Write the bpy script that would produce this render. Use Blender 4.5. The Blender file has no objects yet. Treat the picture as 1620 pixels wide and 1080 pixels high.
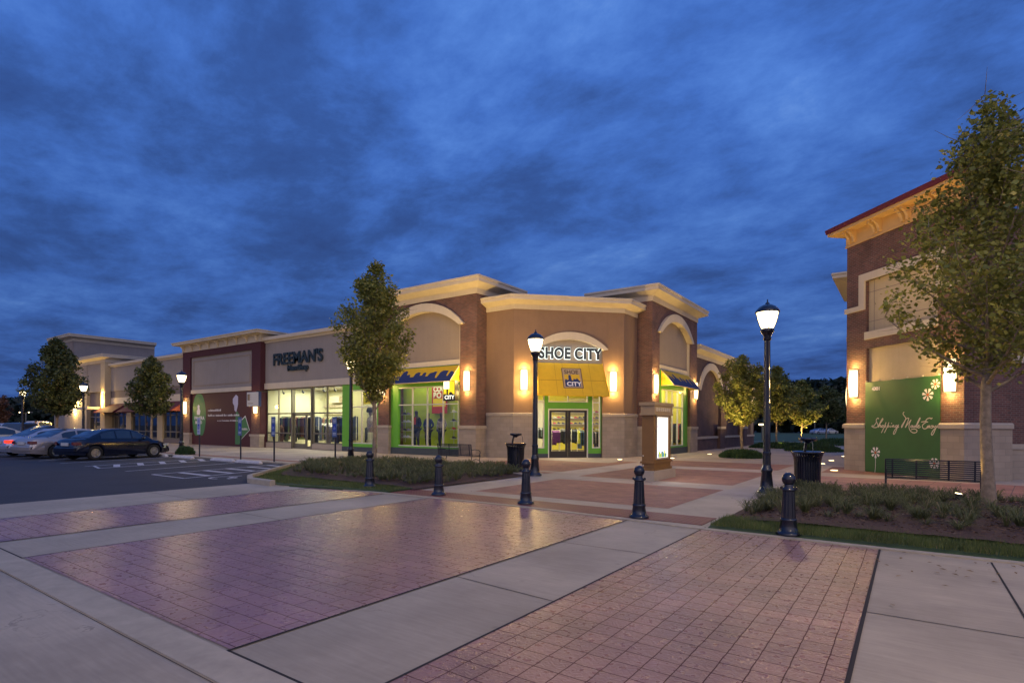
import bpy, math, random
import numpy as np
from mathutils import Vector, Matrix
S = bpy.context.scene
COL = S.collection
R = math.radians
rnd = random.Random(7)

# ------------------------------------------------------------------ camera
YAW = 35.3
cd = bpy.data.cameras.new('camera'); cam = bpy.data.objects.new('camera', cd); COL.objects.link(cam)
cam.matrix_world = Matrix.Translation((12.378, -23.539, 1.65)) @ Matrix.Rotation(R(YAW), 4, 'Z') @ Matrix.Rotation(R(90), 4, 'X') @ Matrix.Rotation(.0045, 4, 'Z')
cd.sensor_width = 36; cd.lens = 888 / 1620 * 36; cd.shift_y = 133.5 / 1620
cd.clip_end = 3000; cd.clip_start = .1
S.camera = cam
S.view_settings.view_transform = 'Standard'; S.view_settings.look = 'None'
S.view_settings.exposure = 0; S.view_settings.gamma = 1
S.cycles.max_bounces = 7; S.cycles.diffuse_bounces = 3; S.cycles.transparent_max_bounces = 12
S.cycles.sample_clamp_indirect = 3; S.cycles.caustics_reflective = False; S.cycles.caustics_refractive = False

# ------------------------------------------------------------------ world: dusk sky
w = bpy.data.worlds.new('World'); S.world = w; w.use_nodes = True
nt = w.node_tree; nt.nodes.clear()
def N(t, tree=None, **k):
    n = (tree or nt).nodes.new(t)
    for a, b in k.items(): setattr(n, a, b)
    return n
L = nt.links.new
out = N('ShaderNodeOutputWorld'); bg = N('ShaderNodeBackground'); L(bg.outputs[0], out.inputs[0])
tc = N('ShaderNodeTexCoord'); sep = N('ShaderNodeSeparateXYZ'); L(tc.outputs['Generated'], sep.inputs[0])
def mth(op, a, b=None, tree=None, clamp=False):
    n = N('ShaderNodeMath', tree, operation=op); n.use_clamp = clamp
    lk = (tree or nt).links.new
    for i, v in enumerate((a, b)):
        if v is None: continue
        if isinstance(v, (int, float)): n.inputs[i].default_value = v
        else: lk(v, n.inputs[i])
    return n.outputs[0]
zz = mth('ADD', mth('MAXIMUM', sep.outputs[2], 0.0), .16)
px = mth('DIVIDE', sep.outputs[0], zz); py = mth('DIVIDE', sep.outputs[1], zz)
cmb = N('ShaderNodeCombineXYZ'); L(px, cmb.inputs[0]); L(py, cmb.inputs[1])
mp = N('ShaderNodeMapping'); L(cmb.outputs[0], mp.inputs[0]); mp.inputs['Rotation'].default_value = (0, 0, R(20)); mp.inputs['Scale'].default_value = (.8, 1.0, 1); mp.inputs['Location'].default_value = (3.1, 1.7, 0)
n1 = N('ShaderNodeTexNoise'); L(mp.outputs[0], n1.inputs['Vector']); n1.inputs['Scale'].default_value = 2.3; n1.inputs['Detail'].default_value = 12; n1.inputs['Roughness'].default_value = .66; n1.inputs['Distortion'].default_value = .12
n2 = N('ShaderNodeTexNoise'); L(mp.outputs[0], n2.inputs['Vector']); n2.inputs['Scale'].default_value = .7; n2.inputs['Detail'].default_value = 2
mixn = mth('ADD', mth('MULTIPLY', n1.outputs[0], .68), mth('MULTIPLY', n2.outputs[0], .38))
cr = N('ShaderNodeValToRGB'); L(mixn, cr.inputs[0])
e = cr.color_ramp.elements; e[0].position = .34; e[0].color = (.018, .044, .165, 1); e[1].position = .76; e[1].color = (.115, .235, .56, 1)
x = cr.color_ramp.elements.new(.45); x.color = (.024, .066, .240, 1)
x = cr.color_ramp.elements.new(.54); x.color = (.036, .103, .37, 1)
x = cr.color_ramp.elements.new(.62); x.color = (.054, .142, .45, 1)
# darker cloud deck low over the horizon
hz = N('ShaderNodeMapRange'); L(sep.outputs[2], hz.inputs[0]); hz.inputs[1].default_value = 0; hz.inputs[2].default_value = .5; hz.inputs[3].default_value = .62; hz.inputs[4].default_value = 1.15
tint = N('ShaderNodeVectorMath', operation='MULTIPLY'); L(cr.outputs[0], tint.inputs[0]); tint.inputs[1].default_value = (1.36, 1.36, 1.30)
vm = N('ShaderNodeVectorMath', operation='SCALE'); L(tint.outputs[0], vm.inputs[0]); L(hz.outputs[0], vm.inputs['Scale'])
# afterglow of the sunset, behind the camera
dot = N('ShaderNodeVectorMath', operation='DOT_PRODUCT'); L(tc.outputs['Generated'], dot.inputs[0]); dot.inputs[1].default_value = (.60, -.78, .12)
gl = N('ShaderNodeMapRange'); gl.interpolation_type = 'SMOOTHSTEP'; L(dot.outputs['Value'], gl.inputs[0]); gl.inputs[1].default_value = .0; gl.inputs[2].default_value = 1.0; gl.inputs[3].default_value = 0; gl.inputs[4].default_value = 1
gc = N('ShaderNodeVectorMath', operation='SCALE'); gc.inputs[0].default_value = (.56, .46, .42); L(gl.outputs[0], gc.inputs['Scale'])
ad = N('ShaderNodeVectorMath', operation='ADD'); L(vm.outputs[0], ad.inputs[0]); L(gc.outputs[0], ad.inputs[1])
sky = N('ShaderNodeTexSky'); sky.sky_type = 'NISHITA'; sky.sun_disc = False; sky.sun_elevation = R(.5); sky.sun_rotation = R(142)
sk = N('ShaderNodeVectorMath', operation='SCALE'); L(sky.outputs[0], sk.inputs[0]); sk.inputs['Scale'].default_value = .006
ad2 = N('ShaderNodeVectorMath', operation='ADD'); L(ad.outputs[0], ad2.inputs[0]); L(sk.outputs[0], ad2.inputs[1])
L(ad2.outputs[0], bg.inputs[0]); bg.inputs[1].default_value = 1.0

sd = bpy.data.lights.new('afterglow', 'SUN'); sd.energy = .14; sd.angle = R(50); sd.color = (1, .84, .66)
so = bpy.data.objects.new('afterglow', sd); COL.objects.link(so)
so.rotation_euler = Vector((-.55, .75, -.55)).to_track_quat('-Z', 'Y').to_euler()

# ------------------------------------------------------------------ measuring helpers (site frame: x along the shop front, y into the block)
F_, CX, CY, AL, H_ = 888., 810., 673.5, .0045, 1.65
TH = R(YAW); cT, sT = math.cos(TH), math.sin(TH)
CAMP = (12.378, -23.539)
def _ray(x, y=673.5):
    a = (x - CX) ; b = CY - y
    X, Y, Z = a - b * AL, F_, a * AL + b
    return (X * cT - Y * sT, X * sT + Y * cT, Z)
def ux(x, v): r = _ray(x); return CAMP[0] + r[0] * (v - CAMP[1]) / r[1]
def vy(x, u): r = _ray(x); return CAMP[1] + r[1] * (u - CAMP[0]) / r[0]
def cam2site(X, Y): return (CAMP[0] + X * cT - Y * sT, CAMP[1] + X * sT + Y * cT)
def far(px, Y): return cam2site((px - CX) / F_ * Y, Y)

# ------------------------------------------------------------------ materials
MATS = {}
def base_mat(name):
    m = bpy.data.materials.new(name); m.use_nodes = True
    t = m.node_tree; b = t.nodes['Principled BSDF']
    MATS[name] = m
    return m, t, b
def mat(name, col, rough=.6, metal=0, var=.12, vscale=2.5, bump=0, bscale=40, spec=.5, coat=0, emit=None, es=0, streak=0):
    if name in MATS: return MATS[name]
    m, t, b = base_mat(name)
    b.inputs['Roughness'].default_value = rough; b.inputs['Metallic'].default_value = metal
    b.inputs['Specular IOR Level'].default_value = spec; b.inputs['Coat Weight'].default_value = coat
    b.inputs['Base Color'].default_value = (*col, 1)
    if var or bump:
        g = t.nodes.new('ShaderNodeNewGeometry')
    if var:
        n = t.nodes.new('ShaderNodeTexNoise'); n.inputs['Scale'].default_value = vscale; n.inputs['Detail'].default_value = 6; n.inputs['Roughness'].default_value = .65
        t.links.new(g.outputs['Position'], n.inputs['Vector'])
        mr = t.nodes.new('ShaderNodeMapRange'); t.links.new(n.outputs[0], mr.inputs[0])
        mr.inputs[1].default_value = .3; mr.inputs[2].default_value = .7; mr.inputs[3].default_value = 1 - var; mr.inputs[4].default_value = 1 + var
        s = t.nodes.new('ShaderNodeVectorMath'); s.operation = 'SCALE'; s.inputs[0].default_value = col; fac = mr.outputs[0]
        if streak:
            mpn = t.nodes.new('ShaderNodeMapping'); mpn.inputs['Scale'].default_value = (3.2, 3.2, .22); t.links.new(g.outputs['Position'], mpn.inputs[0])
            ns = t.nodes.new('ShaderNodeTexNoise'); ns.inputs['Scale'].default_value = 1.6; ns.inputs['Detail'].default_value = 8; ns.inputs['Roughness'].default_value = .7; t.links.new(mpn.outputs[0], ns.inputs['Vector'])
            ms_ = t.nodes.new('ShaderNodeMapRange'); t.links.new(ns.outputs[0], ms_.inputs[0]); ms_.inputs[1].default_value = .32; ms_.inputs[2].default_value = .55; ms_.inputs[3].default_value = 1 - streak; ms_.inputs[4].default_value = 1.0
            fac = mth('MULTIPLY', fac, ms_.outputs[0], t)
        t.links.new(fac, s.inputs['Scale'])
        t.links.new(s.outputs[0], b.inputs['Base Color'])
    if bump:
        n = t.nodes.new('ShaderNodeTexNoise'); n.inputs['Scale'].default_value = bscale; n.inputs['Detail'].default_value = 4
        t.links.new(g.outputs['Position'], n.inputs['Vector'])
        bp = t.nodes.new('ShaderNodeBump'); bp.inputs['Strength'].default_value = bump; bp.inputs['Distance'].default_value = .01
        t.links.new(n.outputs[0], bp.inputs['Height']); t.links.new(bp.outputs[0], b.inputs['Normal'])
    if emit:
        b.inputs['Emission Color'].default_value = (*emit, 1); b.inputs['Emission Strength'].default_value = es
    return m
def wallcoord(t, sx=1, sz=1):
    """vector (distance along the wall, height, 0) in metres, whatever way the wall faces"""
    g = t.nodes.new('ShaderNodeNewGeometry')
    c = t.nodes.new('ShaderNodeVectorMath'); c.operation = 'CROSS_PRODUCT'; c.inputs[0].default_value = (0, 0, 1); t.links.new(g.outputs['True Normal'], c.inputs[1])
    nn = t.nodes.new('ShaderNodeVectorMath'); nn.operation = 'NORMALIZE'; t.links.new(c.outputs[0], nn.inputs[0])
    d = t.nodes.new('ShaderNodeVectorMath'); d.operation = 'DOT_PRODUCT'; t.links.new(g.outputs['Position'], d.inputs[0]); t.links.new(nn.outputs[0], d.inputs[1])
    s = t.nodes.new('ShaderNodeSeparateXYZ'); t.links.new(g.outputs['Position'], s.inputs[0])
    k = t.nodes.new('ShaderNodeCombineXYZ'); t.links.new(d.outputs['Value'], k.inputs[0]); t.links.new(s.outputs[2], k.inputs[1])
    return k.outputs[0], g
def brick(name, c1, c2, mortar, bw=.203, bh=.0677, ms=.009, rough=.85, vert=True, bump=.4, offset=.5, rot=0, squash=1, var=.25, relief=0, dist=0, rvar=0, spec=.5, loc=(0, 0), groove=1., rscale=13.):
    m, t, b = base_mat(name); lk = t.links.new
    if vert: vec, g = wallcoord(t)
    else:
        g = t.nodes.new('ShaderNodeNewGeometry'); mpn = t.nodes.new('ShaderNodeMapping'); lk(g.outputs['Position'], mpn.inputs[0]); mpn.inputs['Rotation'].default_value = (0, 0, rot); mpn.inputs['Location'].default_value = (loc[0], loc[1], 0); vec = mpn.outputs[0]
    if dist:
        dn = t.nodes.new('ShaderNodeTexNoise'); dn.inputs['Scale'].default_value = 6; lk(g.outputs['Position'], dn.inputs['Vector'])
        sc = t.nodes.new('ShaderNodeVectorMath'); sc.operation = 'SCALE'; lk(dn.outputs['Color'], sc.inputs[0]); sc.inputs['Scale'].default_value = dist
        ad_ = t.nodes.new('ShaderNodeVectorMath'); lk(vec, ad_.inputs[0]); lk(sc.outputs[0], ad_.inputs[1]); vec = ad_.outputs[0]
    bt = t.nodes.new('ShaderNodeTexBrick'); lk(vec, bt.inputs['Vector'])
    bt.inputs['Scale'].default_value = 1; bt.inputs['Brick Width'].default_value = bw; bt.inputs['Row Height'].default_value = bh; bt.inputs['Mortar Size'].default_value = ms
    bt.inputs['Mortar Smooth'].default_value = .15; bt.offset = offset
    bt.inputs['Color1'].default_value = (*c1, 1); bt.inputs['Color2'].default_value = (*c2, 1); bt.inputs['Mortar'].default_value = (*mortar, 1)
    n = t.nodes.new('ShaderNodeTexNoise'); n.inputs['Scale'].default_value = 1.3; n.inputs['Detail'].default_value = 7; lk(g.outputs['Position'], n.inputs['Vector'])
    mr = t.nodes.new('ShaderNodeMapRange'); lk(n.outputs[0], mr.inputs[0]); mr.inputs[1].default_value = .3; mr.inputs[2].default_value = .7; mr.inputs[3].default_value = 1 - var; mr.inputs[4].default_value = 1 + var
    s = t.nodes.new('ShaderNodeVectorMath'); s.operation = 'SCALE'; lk(bt.outputs['Color'], s.inputs[0]); lk(mr.outputs[0], s.inputs['Scale']); lk(s.outputs[0], b.inputs['Base Color'])
    b.inputs['Roughness'].default_value = rough; b.inputs['Specular IOR Level'].default_value = spec
    h = mth('MULTIPLY', mth('SUBTRACT', 1.0, bt.outputs['Fac'], t), groove, t)
    if relief:
        n3 = t.nodes.new('ShaderNodeTexNoise'); n3.inputs['Scale'].default_value = rscale; n3.inputs['Detail'].default_value = 6; n3.inputs['Roughness'].default_value = .55; n3.inputs['Distortion'].default_value = 2.2; lk(g.outputs['Position'], n3.inputs['Vector'])
        h = mth('ADD', h, mth('MULTIPLY', n3.outputs[0], relief, t), t)
    if rvar:
        n4 = t.nodes.new('ShaderNodeTexNoise'); n4.inputs['Scale'].default_value = 14; n4.inputs['Detail'].default_value = 5; lk(g.outputs['Position'], n4.inputs['Vector'])
        m4 = t.nodes.new('ShaderNodeMapRange'); lk(n4.outputs[0], m4.inputs[0]); m4.inputs[1].default_value = .35; m4.inputs[2].default_value = .65; m4.inputs[3].default_value = rough - rvar; m4.inputs[4].default_value = rough + rvar; lk(mth('ADD', m4.outputs[0], mth('MULTIPLY', bt.outputs['Fac'], .6, t), t, True), b.inputs['Roughness']); lk(mth('MULTIPLY', mth('SUBTRACT', 1.0, bt.outputs['Fac'], t), spec, t), b.inputs['Specular IOR Level'])
    bp = t.nodes.new('ShaderNodeBump'); bp.inputs['Strength'].default_value = bump; bp.inputs['Distance'].default_value = .012; lk(h, bp.inputs['Height']); lk(bp.outputs[0], b.inputs['Normal'])
    return m
def glassmat(name, tint=(.92, .95, .93), gloss=.13):
    m = bpy.data.materials.new(name); m.use_nodes = True; t = m.node_tree; t.nodes.clear(); MATS[name] = m
    o = t.nodes.new('ShaderNodeOutputMaterial'); mx = t.nodes.new('ShaderNodeMixShader'); tr = t.nodes.new('ShaderNodeBsdfTransparent'); gs = t.nodes.new('ShaderNodeBsdfGlossy')
    tr.inputs[0].default_value = (*tint, 1); gs.inputs['Roughness'].default_value = .015; mx.inputs[0].default_value = gloss
    t.links.new(tr.outputs[0], mx.inputs[1]); t.links.new(gs.outputs[0], mx.inputs[2]); t.links.new(mx.outputs[0], o.inputs[0])
    return m
def emis(name, col, st, grad=False):
    m = bpy.data.materials.new(name); m.use_nodes = True; t = m.node_tree; t.nodes.clear(); MATS[name] = m
    o = t.nodes.new('ShaderNodeOutputMaterial'); em = t.nodes.new('ShaderNodeEmission'); em.inputs[0].default_value = (*col, 1); em.inputs[1].default_value = st
    t.links.new(em.outputs[0], o.inputs[0])
    return m
def foliage(name, c1, c2, c3=None, rough=.6):
    m = bpy.data.materials.new(name); m.use_nodes = True; t = m.node_tree; t.nodes.clear(); MATS[name] = m; lk = t.links.new
    o = t.nodes.new('ShaderNodeOutputMaterial'); mx = t.nodes.new('ShaderNodeMixShader'); d = t.nodes.new('ShaderNodeBsdfPrincipled'); tr = t.nodes.new('ShaderNodeBsdfTranslucent')
    g = t.nodes.new('ShaderNodeNewGeometry'); cr_ = t.nodes.new('ShaderNodeValToRGB'); lk(g.outputs['Random Per Island'], cr_.inputs[0])
    el = cr_.color_ramp.elements; el[0].color = (*c1, 1); el[1].color = (*c2, 1)
    if c3: q = el.new(.93); q.color = (*c2, 1); el[-1].color = (*c3, 1); el[-1].position = 1
    n = t.nodes.new('ShaderNodeTexNoise'); n.inputs['Scale'].default_value = 1.6; n.inputs['Detail'].default_value = 3; lk(g.outputs['Position'], n.inputs['Vector'])
    mr = t.nodes.new('ShaderNodeMapRange'); lk(n.outputs[0], mr.inputs[0]); mr.inputs[1].default_value = .3; mr.inputs[2].default_value = .7; mr.inputs[3].default_value = .72; mr.inputs[4].default_value = 1.3
    s = t.nodes.new('ShaderNodeVectorMath'); s.operation = 'SCALE'; lk(cr_.outputs[0], s.inputs[0]); lk(mr.outputs[0], s.inputs['Scale'])
    lk(s.outputs[0], d.inputs['Base Color']); lk(s.outputs[0], tr.inputs[0]); d.inputs['Roughness'].default_value = rough
    mx.inputs[0].default_value = .3; lk(d.outputs[0], mx.inputs[1]); lk(tr.outputs[0], mx.inputs[2]); lk(mx.outputs[0], o.inputs[0])
    return m

M = dict(
    brick=brick('red_brick', (.165, .068, .05), (.095, .042, .036), (.16, .125, .105)),
    brickdark=brick('dark_brick', (.11, .052, .045), (.07, .036, .034), (.11, .09, .085)),
    stone=brick('split_stone_block', (.38, .31, .235), (.32, .265, .20), (.26, .215, .17), bw=.4, bh=.2, ms=.006, bump=.35, var=.1),
    tan=mat('tan_stucco', (.25, .155, .095), .9, streak=.06, var=.07, vscale=1.2, bump=.25, bscale=120),
    taupe=mat('taupe_stucco', (.27, .215, .175), .9, streak=.06, var=.06, vscale=1.2, bump=.25, bscale=120),
    beige=mat('beige_stucco', (.285, .25, .225), .9, streak=.06, var=.06, vscale=1.0, bump=.25, bscale=120),
    cream=mat('cream_trim', (.58, .50, .38), .8, streak=.06, var=.05, vscale=1.5),
    buff=mat('buff_stucco', (.50, .40, .25), .9, streak=.06, var=.05, bump=.25, bscale=120),
    redeifs=mat('oxblood_stucco', (.065, .016, .022), .85, var=.07, bump=.2, bscale=120),
    redroof=mat('red_metal_coping', (.12, .014, .02), .55, var=.04),
    soffit=mat('ochre_soffit', (.62, .40, .17), .8, var=.05),
    roof=mat('roof_membrane', (.10, .10, .11), .9),
    darkband=mat('grey_brown_band', (.16, .13, .125), .8),
    green=mat('lime_green_panel', (.13, .42, .035), .5, var=.05),
    slate=mat('slate_plinth', (.06, .075, .085), .7, var=.1),
    alu=mat('pale_aluminium', (.72, .70, .62), .4, metal=.2, var=0),
    bronze=mat('bronze_aluminium', (.22, .20, .15), .4, metal=.5, var=0),
    blackalu=mat('black_door_frame', (.025, .022, .022), .35, var=0),
    glass=glassmat('shop_glass'),
    glassdark=glassmat('dim_shop_glass', (.5, .52, .55), .3),
    black=mat('black_gloss_paint', (.009, .011, .02), .22, var=0, coat=.4),
    blackrough=mat('black_powder_coat', (.012, .015, .03), .4, var=0),
    wood=mat('kiosk_brown_paint', (.22, .115, .035), .5, var=.1),
    caststone=mat('cast_stone', (.42, .355, .275), .85, var=.08, bump=.3, bscale=60),
    yellow=mat('yellow_awning_canvas', (.66, .41, .008), .7, var=.07, vscale=3),
    navy=mat('navy_canvas', (.015, .03, .12), .7, var=0),
    maroon=mat('maroon_awning_canvas', (.10, .015, .018), .75, var=.08),
    white=mat('white_paint', (.78, .78, .76), .6, var=0),
    offwhite=mat('off_white_graphic', (.80, .76, .72), .7, var=0),
    asphalt=mat('asphalt', (.030, .033, .042), .8, var=.22, vscale=.7, bump=.6, bscale=90),
    line=mat('worn_white_road_paint', (.50, .50, .52), .75, var=.25, vscale=9),
    bark=mat('grey_tan_bark', (.26, .20, .14), .9, var=.35, vscale=9, bump=.8, bscale=40),
    mulch=mat('bark_mulch', (.075, .040, .028), .95, var=.5, vscale=25, bump=1, bscale=35),
)
# concrete with broom marks
def concrete(name, col, rough=.62):
    m, t, b = base_mat(name); lk = t.links.new
    g = t.nodes.new('ShaderNodeNewGeometry')
    n = t.nodes.new('ShaderNodeTexNoise'); n.inputs['Scale'].default_value = .55; n.inputs['Detail'].default_value = 9; n.inputs['Roughness'].default_value = .6; lk(g.outputs['Position'], n.inputs['Vector'])
    mp_ = t.nodes.new('ShaderNodeMapping'); mp_.inputs['Scale'].default_value = (1.2, 14, 1); lk(g.outputs['Position'], mp_.inputs[0])
    n2 = t.nodes.new('ShaderNodeTexNoise'); n2.inputs['Scale'].default_value = 2; n2.inputs['Detail'].default_value = 5; lk(mp_.outputs[0], n2.inputs['Vector'])
    f = mth('ADD', mth('MULTIPLY', n.outputs[0], .75, t), mth('MULTIPLY', n2.outputs[0], .25, t), t)
    mr = t.nodes.new('ShaderNodeMapRange'); lk(f, mr.inputs[0]); mr.inputs[1].default_value = .35; mr.inputs[2].default_value = .65; mr.inputs[3].default_value = .78; mr.inputs[4].default_value = 1.2
    s = t.nodes.new('ShaderNodeVectorMath'); s.operation = 'SCALE'; s.inputs[0].default_value = col; lk(mr.outputs[0], s.inputs['Scale']); lk(s.outputs[0], b.inputs['Base Color'])
    vc = t.nodes.new('ShaderNodeTexVoronoi'); vc.feature = 'DISTANCE_TO_EDGE'; vc.inputs['Scale'].default_value = .42
    wn = t.nodes.new('ShaderNodeTexNoise'); wn.inputs['Scale'].default_value = 2.5; wn.inputs['Detail'].default_value = 6; lk(g.outputs['Position'], wn.inputs['Vector'])
    ws = t.nodes.new('ShaderNodeVectorMath'); ws.operation = 'SCALE'; lk(wn.outputs['Color'], ws.inputs[0]); ws.inputs['Scale'].default_value = .5
    wa = t.nodes.new('ShaderNodeVectorMath'); lk(g.outputs['Position'], wa.inputs[0]); lk(ws.outputs[0], wa.inputs[1]); lk(wa.outputs[0], vc.inputs['Vector'])
    vcr = t.nodes.new('ShaderNodeMapRange'); lk(vc.outputs['Distance'], vcr.inputs[0]); vcr.inputs[1].default_value = 0; vcr.inputs[2].default_value = .003; vcr.inputs[3].default_value = .45; vcr.inputs[4].default_value = 0
    cm = t.nodes.new('ShaderNodeMapRange'); lk(n.outputs[0], cm.inputs[0]); cm.inputs[1].default_value = .53; cm.inputs[2].default_value = .60
    crk = mth('SUBTRACT', 1.0, mth('MULTIPLY', vcr.outputs[0], cm.outputs[0], t), t)
    v = t.nodes.new('ShaderNodeTexVoronoi'); v.inputs['Scale'].default_value = 1.7; lk(g.outputs['Position'], v.inputs['Vector'])
    vr = t.nodes.new('ShaderNodeMapRange'); lk(v.outputs['Distance'], vr.inputs[0]); vr.inputs[1].default_value = .02; vr.inputs[2].default_value = .07; vr.inputs[3].default_value = .80; vr.inputs[4].default_value = 1
    n5 = t.nodes.new('ShaderNodeTexNoise'); n5.inputs['Scale'].default_value = .23; n5.inputs['Detail'].default_value = 12; n5.inputs['Roughness'].default_value = .7; lk(g.outputs['Position'], n5.inputs['Vector'])
    m5 = t.nodes.new('ShaderNodeMapRange'); lk(n5.outputs[0], m5.inputs[0]); m5.inputs[1].default_value = .4; m5.inputs[2].default_value = .6; m5.inputs[3].default_value = .84; m5.inputs[4].default_value = 1.08
    s2 = t.nodes.new('ShaderNodeVectorMath'); s2.operation = 'SCALE'; lk(s.outputs[0], s2.inputs[0]); lk(mth('MULTIPLY', crk, mth('MULTIPLY', vr.outputs[0], m5.outputs[0], t), t), s2.inputs['Scale']); lk(s2.outputs[0], b.inputs['Base Color'])
    b.inputs['Roughness'].default_value = rough
    n3 = t.nodes.new('ShaderNodeTexNoise'); n3.inputs['Scale'].default_value = 60; n3.inputs['Detail'].default_value = 3; lk(g.outputs['Position'], n3.inputs['Vector'])
    bp = t.nodes.new('ShaderNodeBump'); bp.inputs['Strength'].default_value = .25; bp.inputs['Distance'].default_value = .006; lk(n3.outputs[0], bp.inputs['Height']); lk(bp.outputs[0], b.inputs['Normal'])
    return m
M['concrete'] = concrete('broomed_concrete', (.42, .345, .245), .7)
M['concrete2'] = concrete('plaza_concrete', (.42, .34, .26), .7)
M['stampA'] = brick('stamped_cobble_sealed', (.34, .18, .145), (.26, .14, .12), (.10, .05, .045), bw=.205, bh=.203, ms=.0042, rough=.34, vert=False, offset=0, rot=0, bump=.85, relief=1.0, groove=1.1, dist=.016, rvar=.09, var=.22, spec=.5, loc=(-9.68 + .012, 0))
M['stampB'] = brick('stamped_slate_sealed', (.33, .175, .165), (.27, .14, .14), (.12, .065, .065), bw=.41, bh=.205, ms=.0045, rough=.34, vert=False, offset=.5, rot=0, bump=.8, relief=.8, rscale=6., groove=1.3, dist=.016, rvar=.09, var=.2, loc=(-3.5, 0))
M['paver'] = brick('clay_pavers', (.33, .155, .095), (.25, .11, .075), (.13, .09, .07), bw=.2, bh=.1, ms=.004, rough=.75, vert=False, offset=.5, bump=.4, var=.2)
M['paverbig'] = brick('square_clay_pavers', (.36, .17, .13), (.28, .125, .10), (.12, .08, .07), bw=.6, bh=.6, ms=.012, rough=.7, vert=False, offset=0, bump=.4, var=.2, rot=R(8))
M['tactile'] = mat('tactile_red', (.17, .045, .03), .55, var=.15)
def grassmat(name, c1, c2):
    m = mat(name, c1, .9, var=.45, vscale=.6, bump=.8, bscale=25); return m
M['lawn'] = grassmat('lawn_green', (.05, .085, .028), None)
M['farground'] = grassmat('far_ground', (.03, .04, .028), None)

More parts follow.
